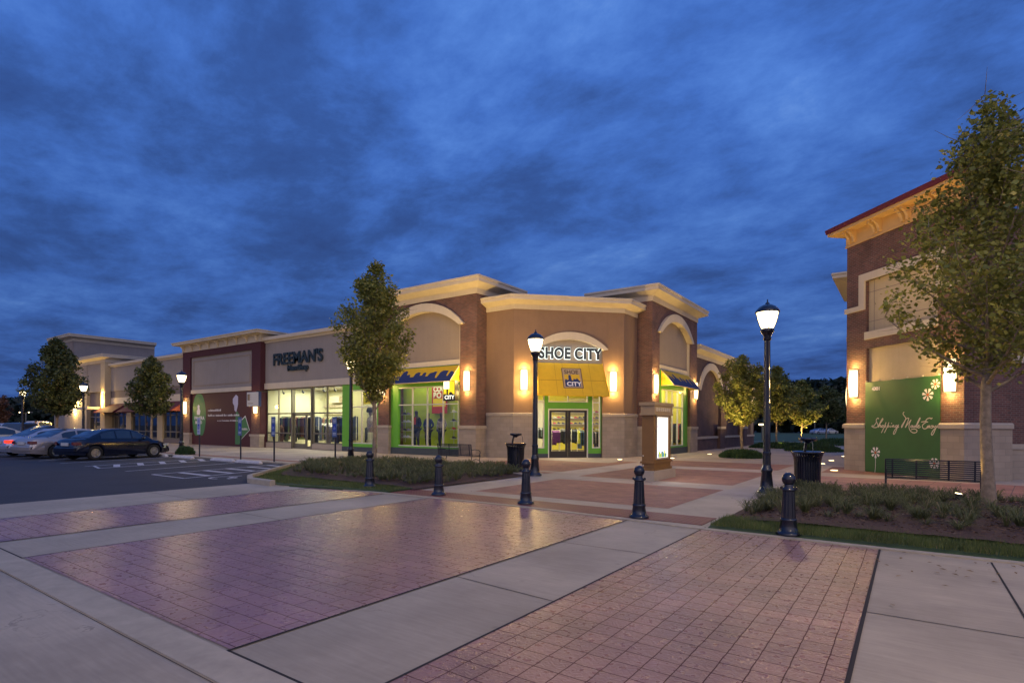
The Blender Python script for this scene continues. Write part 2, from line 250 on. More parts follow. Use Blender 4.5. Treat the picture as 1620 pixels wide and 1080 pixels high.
# ------------------------------------------------------------------ mesh builder
class Frame:
    """wall frame: s runs to the right seen from outside, z up, d outward"""
    def __init__(s, p0, p1):
        s.o = Vector((p0[0], p0[1], 0)); t = Vector((p1[0] - p0[0], p1[1] - p0[1], 0)); s.len = t.length; s.t = t.normalized(); s.n = Vector((s.t.y, -s.t.x, 0))
    def __call__(s, a, z, d=0): return s.o + s.t * a + s.n * d + Vector((0, 0, z))
class MB:
    def __init__(s): s.v = []; s.f = []; s.smooth = []
    def add(s, vs, fs, smooth=False):
        k = len(s.v); s.v += [tuple(p) for p in vs]; s.f += [tuple(i + k for i in q) for q in fs]; s.smooth += [smooth] * len(fs)
    def hexa(s, p):  # p: 8 corners, bottom ccw (outside at first) then top
        s.add(p, [(3, 2, 1, 0), (4, 5, 6, 7), (0, 1, 5, 4), (1, 2, 6, 5), (2, 3, 7, 6), (3, 0, 4, 7)])
    def box(s, x0, x1, y0, y1, z0, z1):
        s.hexa([(x0, y0, z0), (x1, y0, z0), (x1, y1, z0), (x0, y1, z0), (x0, y0, z1), (x1, y0, z1), (x1, y1, z1), (x0, y1, z1)])
    def fbox(s, F, s0, s1, z0, z1, d0, d1):
        s.hexa([F(s0, z0, d1), F(s1, z0, d1), F(s1, z0, d0), F(s0, z0, d0), F(s0, z1, d1), F(s1, z1, d1), F(s1, z1, d0), F(s0, z1, d0)])
    def quad(s, a, b, c, d): s.add([a, b, c, d], [(0, 1, 2, 3)])
    def sheet(s, pts, z): s.add([(x, y, z) for x, y in pts], [tuple(range(len(pts)))])
    def prism(s, pts, z0, z1):  # ccw polygon
        n = len(pts); s.add([(x, y, z0) for x, y in pts] + [(x, y, z1) for x, y in pts], [tuple(range(n - 1, -1, -1)), tuple(range(n, 2 * n))] + [(i, (i + 1) % n, n + (i + 1) % n, n + i) for i in range(n)])
    def tube(s, pts, r, k=8, cap=True):
        pts = [Vector(p) for p in pts]; rr = r if isinstance(r, (list, tuple)) else [r] * len(pts)
        vs = []; ref = None
        for i, p in enumerate(pts):
            d = (pts[min(i + 1, len(pts) - 1)] - pts[max(i - 1, 0)]).normalized()
            if ref is None:
                ref = d.orthogonal().normalized()
            ref = (ref - d * ref.dot(d));
            ref = ref.normalized() if ref.length > 1e-6 else d.orthogonal().normalized()
            b = d.cross(ref)
            for j in range(k):
                a = 2 * math.pi * j / k; vs.append(p + (ref * math.cos(a) + b * math.sin(a)) * rr[i])
        fs = [(i * k + j, i * k + (j + 1) % k, (i + 1) * k + (j + 1) % k, (i + 1) * k + j) for i in range(len(pts) - 1) for j in range(k)]
        s.add(vs, fs, True)
        if cap: s.add(vs[:k], [tuple(range(k - 1, -1, -1))]); s.add(vs[-k:], [tuple(range(k))])
    def lathe(s, prof, k=24, c=(0, 0, 0), flute=0, smooth=True, axis='z', half=None):
        vs = []
        for r_, z in prof:
            for j in range(k):
                a = 2 * math.pi * j / k; rr = r_ * (1 - (flute if j % 2 else 0))
                p = (rr * math.cos(a), rr * math.sin(a), z)
                if axis == 'y': p = (p[0], -p[2], p[1])
                vs.append((p[0] + c[0], p[1] + c[1], p[2] + c[2]))
        n = len(prof)
        s.add(vs, [(i * k + j, i * k + (j + 1) % k, (i + 1) * k + (j + 1) % k, (i + 1) * k + j) for i in range(n - 1) for j in range(k)], smooth)
        if prof[0][0] > 1e-4: s.add(vs[:k], [tuple(range(k - 1, -1, -1))])
        if prof[-1][0] > 1e-4: s.add(vs[-k:], [tuple(range(k))])
    def sweep(s, path, prof, closed=False):
        """path: xy points, outside on the right-hand side of travel; prof: (d outward, z)"""
        P = [Vector(p) for p in path]; n = len(P); offs = []
        for i in range(n):
            a = P[i] - P[i - 1] if (i > 0 or closed) else P[1] - P[0]
            b = P[(i + 1) % n] - P[i] if (i < n - 1 or closed) else P[-1] - P[-2]
            na = Vector((a.y, -a.x)).normalized(); nb = Vector((b.y, -b.x)).normalized()
            m_ = (na + nb); m_ = m_ / max(m_.dot(na), .2); offs.append(m_)
        vs = [(P[i].x + offs[i].x * d, P[i].y + offs[i].y * d, z) for i in range(n) for d, z in prof]
        k = len(prof); fs = []
        for i in range(n if closed else n - 1):
            j = (i + 1) % n
            for q in range(k - 1): fs.append((i * k + q, j * k + q, j * k + q + 1, i * k + q + 1))
            fs.append((i * k + k - 1, j * k + k - 1, j * k, i * k))
        if not closed: fs += [tuple(range(k)), tuple((n - 1) * k + q for q in range(k - 1, -1, -1))]
        s.add(vs, fs)
    def build(s, name, material, parent=None, loc=None, **props):
        base = Vector((0, 0, 0)); p = parent
        while p is not None: base += p.location; p = p.parent
        if parent is None and loc is not None: base = Vector(loc)
        me = bpy.data.meshes.new(name); bx, by, bz = base
        me.from_pydata([(a - bx, b - by, c - bz) for a, b, c in s.v], [], s.f); me.materials.append(material)
        me.polygons.foreach_set('use_smooth', s.smooth); me.update()
        o = bpy.data.objects.new(name, me); COL.objects.link(o)
        if parent is not None: o.parent = parent
        else: o.location = base
        for k_, v_ in props.items(): o[k_] = v_
        return o
def fixn(o):
    import bmesh
    b = bmesh.new(); b.from_mesh(o.data); bmesh.ops.recalc_face_normals(b, faces=b.faces); b.to_mesh(o.data); b.free(); return o
def thing(name, label, cat, loc=(0, 0, 0), group=None, rz=0):
    o = bpy.data.objects.new(name, None); COL.objects.link(o); o.location = loc; o.rotation_euler = (0, 0, rz); o.empty_display_size = .3
    o['label'] = label; o['category'] = cat
    if group: o['group'] = group
    return o
def tag(o, label, cat, group=None):
    o['label'] = label; o['category'] = cat
    if group: o['group'] = group
    return o
KIDS = {}
def dup(root, loc, rz=0, label=None, group=None):
    r = root.copy(); COL.objects.link(r); r.location = loc; r.rotation_euler = (0, 0, rz)
    if label: r['label'] = label
    if group: r['group'] = group
    def rec(a, b):
        for ch in kids(a):
            c = ch.copy(); COL.objects.link(c); c.parent = b; KIDS.setdefault(b.name, []).append(c); rec(ch, c)
    rec(root, r); return r
def kids(o): return [c for c in bpy.data.objects if c.parent == o]
def shape2d(F, outer, holes, d0, d1, mb=None):
    """flat outline with holes, given in a wall frame (s,z), thick from d0 to d1"""
    cu = bpy.data.curves.new('tmp', 'CURVE'); cu.dimensions = '2D'; cu.fill_mode = 'BOTH'; cu.extrude = abs(d1 - d0) / 2
    for lp in [outer] + list(holes):
        sp = cu.splines.new('POLY'); sp.points.add(len(lp) - 1); sp.use_cyclic_u = True
        for i, (a, b) in enumerate(lp): sp.points[i].co = (a, b, 0, 1)
    o = bpy.data.objects.new('tmp', cu); COL.objects.link(o)
    dg = bpy.context.evaluated_depsgraph_get(); me = bpy.data.meshes.new_from_object(o.evaluated_get(dg))
    mb = mb or MB(); c = (d0 + d1) / 2
    mb.add([F(v.co.x, v.co.y, c + v.co.z) for v in me.vertices], [tuple(p.vertices) for p in me.polygons])
    bpy.data.objects.remove(o); bpy.data.curves.remove(cu); bpy.data.meshes.remove(me)
    return mb
def rect(a, b, c, d): return [(a, c), (b, c), (b, d), (a, d)]
def arc(cx, cz, r, a0, a1, n=16): return [(cx + r * math.cos(R(a0 + (a1 - a0) * i / n)), cz + r * math.sin(R(a0 + (a1 - a0) * i / n))) for i in range(n + 1)]
def seg_arch(s0, s1, zs, rise, n=18):
    """points of a segmental arch from right spring to left spring"""
    hw = (s1 - s0) / 2; r_ = (hw * hw + rise * rise) / (2 * rise); c = zs + rise - r_; a = math.degrees(math.asin(hw / r_))
    return arc((s0 + s1) / 2, c, r_, 90 - a, 90 + a, n)
def text_mb(F, txt, s, z, h, d0, d1, sx=1., bold=0., align='LEFT', mb=None, space=1.):
    cu = bpy.data.curves.new('tmp', 'FONT'); cu.body = txt; cu.size = h / .70; cu.extrude = abs(d1 - d0) / 2; cu.offset = bold; cu.align_x = align; cu.space_character = space
    o = bpy.data.objects.new('tmp', cu); COL.objects.link(o)
    dg = bpy.context.evaluated_depsgraph_get(); me = bpy.data.meshes.new_from_object(o.evaluated_get(dg))
    mb = mb or MB(); c = (d0 + d1) / 2
    mb.add([F(s + v.co.x * sx, z + v.co.y, c + v.co.z) for v in me.vertices], [tuple(p.vertices) for p in me.polygons])
    bpy.data.objects.remove(o); bpy.data.curves.remove(cu); bpy.data.meshes.remove(me)
    return mb
def strokes(F, lines, w_, d, mb=None, mp_=lambda p: p):
    """flat brush strokes as ribbons"""
    mb = mb or MB()
    for ln in lines:
        pts = [Vector(mp_(p)) for p in ln]
        # smooth by Catmull-Rom
        q = []
        for i in range(len(pts) - 1):
            p0 = pts[max(i - 1, 0)]; p1 = pts[i]; p2 = pts[i + 1]; p3 = pts[min(i + 2, len(pts) - 1)]
            for k in range(5):
                t_ = k / 5; q.append(.5 * ((2 * p1) + (p2 - p0) * t_ + (2 * p0 - 5 * p1 + 4 * p2 - p3) * t_ * t_ + (3 * p1 - p0 - 3 * p2 + p3) * t_ ** 3))
        q.append(pts[-1]); vs = []
        for i, p in enumerate(q):
            t_ = q[min(i + 1, len(q) - 1)] - q[max(i - 1, 0)]; n_ = Vector((-t_.y, t_.x)).normalized() * w_ / 2 if t_.length > 1e-9 else Vector((0, w_ / 2))
            vs += [F(p.x - n_.x, p.y - n_.y, d), F(p.x + n_.x, p.y + n_.y, d)]
        mb.add(vs, [(2 * i, 2 * i + 2, 2 * i + 3, 2 * i + 1) for i in range(len(q) - 1)])
    return mb
def lamp(kind, name, parent, loc, energy, col, size=.1, rot=None, spot=None, blend=.6, sy=None, spread=None):
    d = bpy.data.lights.new(name, kind); d.energy = energy; d.color = col
    if kind == 'AREA':
        d.size = size
        if sy: d.shape = 'RECTANGLE'; d.size_y = sy
        if spread: d.spread = spread
    else: d.shadow_soft_size = size
    if kind == 'SPOT': d.spot_size = spot; d.spot_blend = blend
    o = bpy.data.objects.new(name, d); COL.objects.link(o)
    base = Vector((0, 0, 0)); p = parent
    while p is not None: base += p.location; p = p.parent
    o.location = Vector(loc) - base
    if parent is not None: o.parent = parent
    if rot: o.rotation_euler = Vector(rot).to_track_quat('-Z', 'Y').to_euler()
    return o
WARM = (1, .64, .19); WARM2 = (1, .68, .24)

# ================================================================== GROUND
def sheet(name, pts, z, m, label=None, **pr):
    b = MB(); b.sheet(pts, z); return b.build(name, m, None, (pts[0][0], pts[0][1], z), kind='structure')
def rsheet(name, x0, x1, y0, y1, z, m): return sheet(name, [(x0, y0), (x1, y0), (x1, y1), (x0, y1)], z, m)
rsheet('ground', -900, 900, -500, 1200, -.03, M['farground'])
rsheet('sidewalk', -68, 40, -9.6, 33, 0, M['concrete2'])
rsheet('driveway_slab', -2.8, 40, -60, -9.6, 0, M['concrete'])
rsheet('parking_lot', -160, -2.8, -60, -9.6, 0, M['asphalt'])
rsheet('far_parking_lot', -300, -68, -9.6, 60, 0, M['asphalt'])
# foreground slab of the next street with its gutter
Z1, Z2 = .004, .008
b = MB()
for q in ((-2.8, 3.5), (8.33, 9.65), (12.06, 13.2), (13.2, 30)): b.sheet([(q[0], -21.40), (q[1], -21.40), (q[1], -21.375), (q[0], -21.375)], Z1)
for x0, y0, x1, y1 in ((8.3, -18.87, 9.7, -19.0), (8.3, -16.6, 9.7, -16.6), (2.05, -17.9, 3.5, -17.9), (12.06, -17.6, 13.2, -17.6), (-2.8, -17.5, -.45, -17.5)): b.sheet([(x0, y0 - .006), (x1, y1 - .006), (x1, y1 + .006), (x0, y0 + .006)], Z1)
for x in (3.5, 8.33, 9.66, -.45, 2.05): b.sheet([(x - .012, -21.4), (x + .012, -21.4), (x + .012, -14.2), (x - .012, -14.2)], .0085)
b.sheet([(12.04, -23), (12.075, -23), (12.07, -14.45), (12.045, -14.45)], .0085)
b.sheet([(13.195, -23), (13.215, -23), (13.215, -14.5), (13.195, -14.5)], Z1)
b.sheet([(-2.8, -21.715), (12.05, -21.715), (12.05, -21.71), (-2.8, -21.71)], Z1)
b.build('pavement_joints', mat('joint_filler', (.025, .02, .018), .9, var=0), None, (0, -18, 0), kind='structure')
b = MB(); b.box(-2.8, 12.03, -21.70, -21.41, -.02, .014); b.build('gutter_kerb', mat('kerb_concrete', (.42, .35, .25), .75, var=.15, vscale=4), None, (0, -21.5, 0), kind='structure')
FR = [(-1.73, -14.9), (-.27, -14.42), (3.54, -14.2), (6.15, -14.17), (8.38, -14.33), (9.65, -14.45), (12.06, -14.47), (13.5, -14.45), (24, -14.45)]
def fy(x):
    for a, c in zip(FR, FR[1:]):
        if a[0] <= x <= c[0]: return a[1] + (c[1] - a[1]) * (x - a[0]) / (c[0] - a[0])
    return FR[0][1] if x < 0 else FR[-1][1]
def patch(name, x0, x1, y0, m):
    xs = [x0] + [a[0] for a in FR if x0 < a[0] < x1] + [x1]
    sheet(name, [(x0, y0), (x1, y0)] + [(x, fy(x) - .03) for x in reversed(xs)], Z2 - .001, m)
patch('stamped_paving', -.45, 2.05, -21.37, M['stampB'])
patch('stamped_paving', 3.5, 8.33, -21.37, M['stampB'])
patch('stamped_paving', 9.66, 12.04, -26, M['stampA'])
# flush kerb between driveway and plaza
b = MB(); b.sweep([(x, y) for x, y in FR], [(0, -.02), (0, .022), (-.13, .022), (-.13, -.02)]); b.build('flush_kerb', MATS['kerb_concrete'], None, (4, -14.2, 0), kind='structure')
# tactile strip with its rows of domes
b = MB(); b.box(1.75, 9.55, -14.02, -13.15, .001, .010)
for i in range(84):
    for j in range(9):
        x, y = 1.8 + i * .093, -13.96 + j * .095; r_ = .018
        b.add([(x - r_, y - r_, .010), (x + r_, y - r_, .010), (x + r_, y + r_, .010), (x - r_, y + r_, .010), (x, y, .018)], [(0, 1, 4), (1, 2, 4), (2, 3, 4), (3, 0, 4)], True)
b.build('tactile_paving', M['tactile'], None, (5.6, -13.6, 0), kind='structure')
for x0, x1, y0, y1, m in ((3.42, 8.42, -12.5, -8.35, 'paver'), (3.42, 8.32, -7.05, -1.75, 'paver'), (3.0, 8.3, -.3, 3.5, 'paver'), (-3.3, 2.1, -5.9, -.35, 'paver'), (1.3, 2.1, -.35, 1.2, 'paver'), (-8.2, 2.1, -6.9, -6.3, 'paver'),
                          (9.75, 22, -6.85, -1.95, 'paverbig'), (9.75, 12.2, -.3, 3.4, 'paver'), (-40, -7.0, -8.75, -8.2, 'paver')):
    rsheet('brick_paving', x0, x1, y0, y1, Z1, M[m])
# plaza control joints
b = MB()
for y in (-9.3, -4.7, .9, 5.5, 8, 12): b.sheet([(8.45, y), (9.65, y), (9.65, y + .012), (8.45, y + .012)], Z1)
for x in range(-38, 8, 2): b.sheet([(x, -8.1), (x + .012, -8.1), (x + .012, -1.0), (x, -1.0)], Z1 - .001)
b.build('plaza_joints', MATS['joint_filler'], None, (0, 0, 0), kind='structure')
# kerb at the head of the parking bays
b = MB(); b.box(-68, -7.3, -9.75, -9.6, -.02, .05); b.build('parking_kerb', MATS['kerb_concrete'], None, (-30, -9.7, 0), kind='structure')
# painted bays
b = MB()
def ln(x0, y0, x1, y1, w_=.10): d = Vector((x1 - x0, y1 - y0)).normalized(); n_ = Vector((-d.y, d.x)) * w_ / 2; b.sheet([(x0 - n_.x, y0 - n_.y), (x1 - n_.x, y1 - n_.y), (x1 + n_.x, y1 + n_.y), (x0 + n_.x, y0 + n_.y)][::1], Z1)
def bay(xb, xt, yb=-15.3, yt=-10.0): ln(xb, yb, xt, yt)
bay(-13.85, -15.4); bay(-12.3, -13.85); bay(-10.05, -11.6); bay(-7.95, -9.15); bay(-5.75, -7.3, -15.3, -10.6)
ln(-13.85, -15.0, -12.25, -15.35); ln(-7.95, -15.3, -5.7, -15.3)
for k in range(5):
    y = -14.3 + k * .95; xo = -(y + 15.3) * .29
    ln(-13.75 + xo, y + .15, -12.35 + xo, y - .35, .22); ln(-7.75 + xo * .9, y - .1, -5.85 + xo * .9, y - .1, .22)
for k in range(1, 14): bay(-13.85 - 2.75 * k, -15.4 - 2.75 * k)
b.build('parking_lines', M['line'], None, (-10, -13, 0), kind='structure')
b = MB()   # painted wheelchair marks
for cx_, cy_ in ((-5.1, -14.5),):
    F0 = lambda a, z_, d=0, cx_=cx_, cy_=cy_: (cx_ + a - .2 * z_, cy_ + z_, Z1)
    strokes(F0, [[(.35 * math.cos(t / 8 * 5.4), .35 * math.sin(t / 8 * 5.4)) for t in range(9)], [(0, .75), (.02, .3), (.4, .3), (.55, -.1)]], .09, 0, b)
b.build('accessible_symbols', M['line'], None, (-9, -14.5, 0), kind='structure')
# lawn, path and far ground on the right
rsheet('lawn', -60, 120, 40, 150, .0, M['lawn'])
sheet('path', [(-1, 33), (30, 33), (34, 37.5), (-1, 34.2)], .004, M['concrete2'])
b = MB(); b.sheet([(-20, 41.6), (60, 56), (60, 57.4), (-20, 42.8)], .008); b.build('far_path', M['concrete2'], None, (10, 45, 0), kind='structure')
sheet('lawn_strip', [(-1, 34.4), (30, 37.9), (60, 42), (-1, 42)], .008, M['lawn'])

# ------------------------------------------------------------------ planting beds
def blades(areas, n, hmin, hmax, wid, seed, lean=.35):
    rg = np.random.default_rng(seed); V = []; Fc = []
    for (x0, x1, yf0, yf1, z) in areas: pass
    tot = sum((a[1] - a[0]) * abs(a[3](.5 * (a[0] + a[1])) - a[2](.5 * (a[0] + a[1]))) for a in areas)
    k = 0
    for a in areas:
        m_ = int(n * (a[1] - a[0]) * abs(a[3](.5 * (a[0] + a[1])) - a[2](.5 * (a[0] + a[1]))) / tot)
        for i in range(m_):
            x = rg.uniform(a[0], a[1]); y = a[2](x) + (a[3](x) - a[2](x)) * rg.random(); h = rg.uniform(hmin, hmax); t_ = rg.uniform(0, 6.28); l_ = rg.normal(0, lean) * h
            dx, dy = math.cos(t_) * wid / 2, math.sin(t_) * wid / 2; t2 = rg.uniform(0, 6.28)
            V += [(x - dx, y - dy, a[4]), (x + dx, y + dy, a[4]), (x + l_ * math.cos(t2), y + l_ * math.sin(t2), a[4] + h)]; Fc.append((k, k + 1, k + 2)); k += 3
    return V, Fc
def clump(rg, cx_, cy_, z0, n, h, spread, wid, V, Fc):
    for i in range(n):
        t_ = rg.uniform(0, 6.283); hh = h * rg.uniform(.55, 1.1); sp = spread * rg.uniform(.25, 1.15); r0 = rg.uniform(0, .05)
        ca_, sa_ = math.cos(t_), math.sin(t_); k = len(V); nx, ny = -sa_ * wid / 2, ca_ * wid / 2
        for q, (u, v) in enumerate(((0, 0), (.35, .65), (.72, 1.0), (1.0, .72))):
            rx = cx_ + ca_ * (r0 + sp * u); ry = cy_ + sa_ * (r0 + sp * u); rz = z0 + hh * v
            if q < 3: V += [(rx - nx, ry - ny, rz), (rx + nx, ry + ny, rz)]
            else: V.append((rx, ry, rz))
        Fc += [(k, k + 1, k + 3, k + 2), (k + 2, k + 3, k + 5, k + 4), (k + 4, k + 5, k + 6)]
M['turf'] = foliage('bed_edge_turf', (.075, .115, .028), (.15, .18, .05), (.26, .21, .09))
M['liriope'] = foliage('dark_strap_leaves', (.075, .095, .03), (.16, .165, .06), (.32, .24, .13))
M['hedge'] = foliage('low_hedge_leaves', (.03, .07, .02), (.06, .12, .035))
def bump_h(x, y, x0, x1, y0, y1, hh):
    e_ = min(x - x0, x1 - x, y - y0, y1 - y); return hh * min(1, max(0, e_ / 1.2)) ** .7
def mound(name, label, poly_in, x0, x1, y0, y1, hh, base=.02):
    nx, ny = 60, 36; rg = np.random.default_rng(3); V = []; idx = {}
    for i in range(nx + 1):
        for j in range(ny + 1):
            x = x0 + (x1 - x0) * i / nx; y = y0 + (y1 - y0) * j / ny; idx[i, j] = len(V)
            V.append((x, y, base + bump_h(x, y, x0, x1, y0, y1, hh) + rg.uniform(0, .02)))
    Fc = []
    for i in range(nx):
        for j in range(ny):
            x = x0 + (x1 - x0) * (i + .5) / nx; y = y0 + (y1 - y0) * (j + .5) / ny
            if poly_in(x, y): Fc.append((idx[i, j], idx[i + 1, j], idx[i + 1, j + 1], idx[i, j + 1]))
    b = MB(); b.add(V, Fc, True); return b.build(name, M['mulch'], None, ((x0 + x1) / 2, (y0 + y1) / 2, 0), kind='structure')
inL = lambda x, y: y < -6.5 and x < 2.05 and y > -13.3 and (x + 7.9) * 1.0 + (y + 9.8) * 1.15 > 0 and x > -7.9 and not (x > .2 and y > -8.2 and (x - .2) + (y + 8.2) > 1.0)
inR = lambda x, y: y < -7.35 and y > -13.58 and x > 9.75
mound('mulch_bed', '', inL, -7.9, 2.1, -14.2, -6.4, .07)
mound('mulch_bed', '', inR, 9.7, 26, -14.3, -7.3, .12)
b = MB(); b.sweep([(-7.95, -7.0), (-7.95, -9.7), (-7.4, -10.7), (-4.6, -13.6), (-3.9, -14.35), (-3.0, -14.85), (-1.7, -14.95)], [(0, -.02), (0, .13), (-.03, .15), (-.15, .15), (-.15, -.02)]); b.build('island_kerb', MATS['kerb_concrete'], None, (-6, -12, 0), kind='structure')
def stuff(name, V, Fc, m, loc, lab, smooth=False):
    b = MB(); b.add(V, Fc, smooth); o = b.build(name, m, None, loc, kind='stuff'); o['label'] = lab; o['category'] = 'plants'; return o
# turf edges
sb = MB(); sb.prism([(-7.75, -10.1), (-4.35, -13.65), (-3.7, -14.2), (-2.9, -14.7), (-1.6, -14.8), (2.0, -14.1), (1.95, -13.2), (-2, -13.3), (-5.5, -11.2), (-7.6, -9.2)], .0, .05)
sb.build('turf_bank', M['lawn'], None, (-3, -13, 0), kind='structure')
sb = MB(); sb.sweep([(9.72, -14.3), (26, -14.3)], [(0, 0), (0, .02), (-.35, .06), (-.95, .08), (-1.0, 0)]); sb.build('turf_bank', M['lawn'], None, (14, -14, 0), kind='structure')
V, Fc = blades([(9.75, 20, lambda x: -14.3, lambda x: -13.25, .06)], 34000, .03, .10, .009, 5)
stuff('lawn_edge_grass', V, Fc, M['turf'], (14, -14, 0), 'strip of short mown grass along the front of the right-hand planting bed', False)
V, Fc = blades([(-1.6, 2.0, lambda x: -14.6 + (x + 1.6) * .14, lambda x: -13.3, .045), (-5.0, -1.6, lambda x: max(-14.6, -13.15 - (x + 4.8) * 1.0), lambda x: -13.3 if x > -2 else -11.5 - (x + 5) * .6, .045), (-7.6, -5, lambda x: -10.1 - (x + 7.6) * 1.1, lambda x: -9.3 - (x + 7.6) * .75, .045)], 15000, .03, .085, .014, 6)
stuff('island_edge_grass', V, Fc, M['turf'], (-3, -13, 0), 'strip of short mown grass round the front of the left-hand planting island', False)
# ground cover
rg = np.random.default_rng(11); V = []; Fc = []
for i in range(1100):
    x = rg.uniform(-7.5, 1.9); y = rg.uniform(-13.0, -6.8)
    if not inL(x - .15, y - .35) or rg.random() > (.95 if y > -10.5 or rg.random() < .55 else .45): continue
    clump(rg, x, y, .05 + bump_h(x, y, -7.9, 2.1, -14.2, -6.4, .1), 26, rg.uniform(.08, .27), .25, .012, V, Fc)
stuff('ground_cover', V, Fc, M['liriope'], (-3, -10, 0), 'dark strap-leaved ground cover filling the left-hand planting island')
V = []; Fc = []
for i in range(1250):
    x = rg.uniform(9.85, 22); y = rg.uniform(-13.0, -7.5)
    dens = .95 if (y > -9.5 + max(0, 12.8 - x) * -1.3) else .22
    if x > 13 and y < -8.6: dens = .14
    if rg.random() > dens or (abs(x - 13.65) < .45 and abs(y + 8.84) < .4): continue
    clump(rg, x, y, .04 + bump_h(x, y, 9.7, 26, -14.3, -7.3, .12), 36, rg.uniform(.08, .26), .25, .008, V, Fc)
stuff('ground_cover', V, Fc, M['liriope'], (14, -10, 0), 'dark strap-leaved ground cover massed at the back of the right-hand planting bed')
spots = [(10.25, -12.3), (10.9, -12.6), (11.5, -12.3), (11.9, -12.75), (12.5, -12.2), (13.1, -12.55), (13.75, -12.15), (12.1, -11.4), (12.9, -11.2), (13.6, -11.2), (11.2, -11.5), (14.0, -12.7), (10.05, -11.6), (13.3, -10.4)]
for i, (x, y) in enumerate(spots):
    V = []; Fc = []; clump(rg, x, y, .05 + bump_h(x, y, 9.7, 26, -14.3, -7.3, .12), 120, rg.uniform(.18, .28), .30, .008, V, Fc)
    b = MB(); b.add(V, Fc); o = b.build('grass_clump', M['liriope'], None, (x, y, .05)); tag(o, 'low clump of dark arching strap leaves standing apart on the open bark mulch', 'grass clump', 'separate grass clumps on the mulch of the right bed')
# loose bark chips
V = []; Fc = []
for i in range(5200):
    x = rg.uniform(9.9, 18); y = rg.uniform(-13.4, -7.5); z = .05 + bump_h(x, y, 9.7, 26, -14.3, -7.3, .12); a = rg.uniform(0, 6.28); l_ = rg.uniform(.012, .035); q = l_ * .35; dz = rg.uniform(-.012, .012); k = len(V); c_, s_ = math.cos(a), math.sin(a)
    V += [(x - c_ * l_ + s_ * q, y - s_ * l_ - c_ * q, z), (x + c_ * l_ + s_ * q, y + s_ * l_ - c_ * q, z + dz), (x + c_ * l_ - s_ * q, y + s_ * l_ + c_ * q, z + .014 + dz), (x - c_ * l_ - s_ * q, y - s_ * l_ + c_ * q, z + .014)]; Fc.append((k, k + 1, k + 2, k + 3))
M['chips'] = foliage('bark_chip', (.09, .05, .03), (.16, .10, .065), (.22, .17, .12), .9)
o = stuff('bark_chips', V, Fc, M['chips'], (13, -11, 0), 'loose brown bark chips scattered over the right-hand planting bed'); o['category'] = 'mulch'

# ================================================================== BUILDINGS
def window(parent, F, s0, s1, z0, z1, mull=(), trans=(), d=-.1, fm='alu', gm='glass', w_=.055, depth=.1, label=None):
    b = MB(); b.fbox(F, s0, s0 + w_, z0, z1, d - depth, d); b.fbox(F, s1 - w_, s1, z0, z1, d - depth, d)
    b.fbox(F, s0 + w_, s1 - w_, z0, z0 + w_, d - depth, d); b.fbox(F, s0 + w_, s1 - w_, z1 - w_, z1, d - depth, d)
    for m_ in mull: b.fbox(F, m_ - w_ / 2, m_ + w_ / 2, z0 + w_, z1 - w_, d - depth, d)
    ed = [s0 + w_] + [v for m_ in mull for v in (m_ - w_ / 2, m_ + w_ / 2)] + [s1 - w_]
    for tz in trans:
        for i in range(0, len(ed), 2): b.fbox(F, ed[i], ed[i + 1], tz - w_ / 2, tz + w_ / 2, d - depth + .01, d - .01)
    f = b.build('window', M[fm], parent)
    g = MB(); g.quad(F(s0 + .02, z0 + .02, d - depth / 2), F(s1 - .02, z0 + .02, d - depth / 2), F(s1 - .02, z1 - .02, d - depth / 2), F(s0 + .02, z1 - .02, d - depth / 2))
    g.build('glass', M[gm], f)
    if label: f['label'] = label
    return f
def pb(parent, name, m, *boxes, F=None, label=None):
    for q in boxes:
        b = MB()
        if F is None: b.box(*q)
        else: b.fbox(F, *q)
        o = b.build(name, M[m] if isinstance(m, str) else m, parent)
        if label: o['label'] = label
    return o
COVE = [(0, 0), (.07, 0), (.07, .26), (.12, .30), (.34, .36), (.68, .45), (.78, .47), (.78, .66), (.84, .68), (.84, .78), (-.3, .80), (-.3, .1)]
def cornice(parent, path, z, k=.72, m='cream', prof=COVE, kz=None):
    b = MB(); b.sweep(path, [(d * k, z + h * (kz or 1.)) for d, h in prof]); o = b.build('cornice', M[m], parent); return fixn(o)

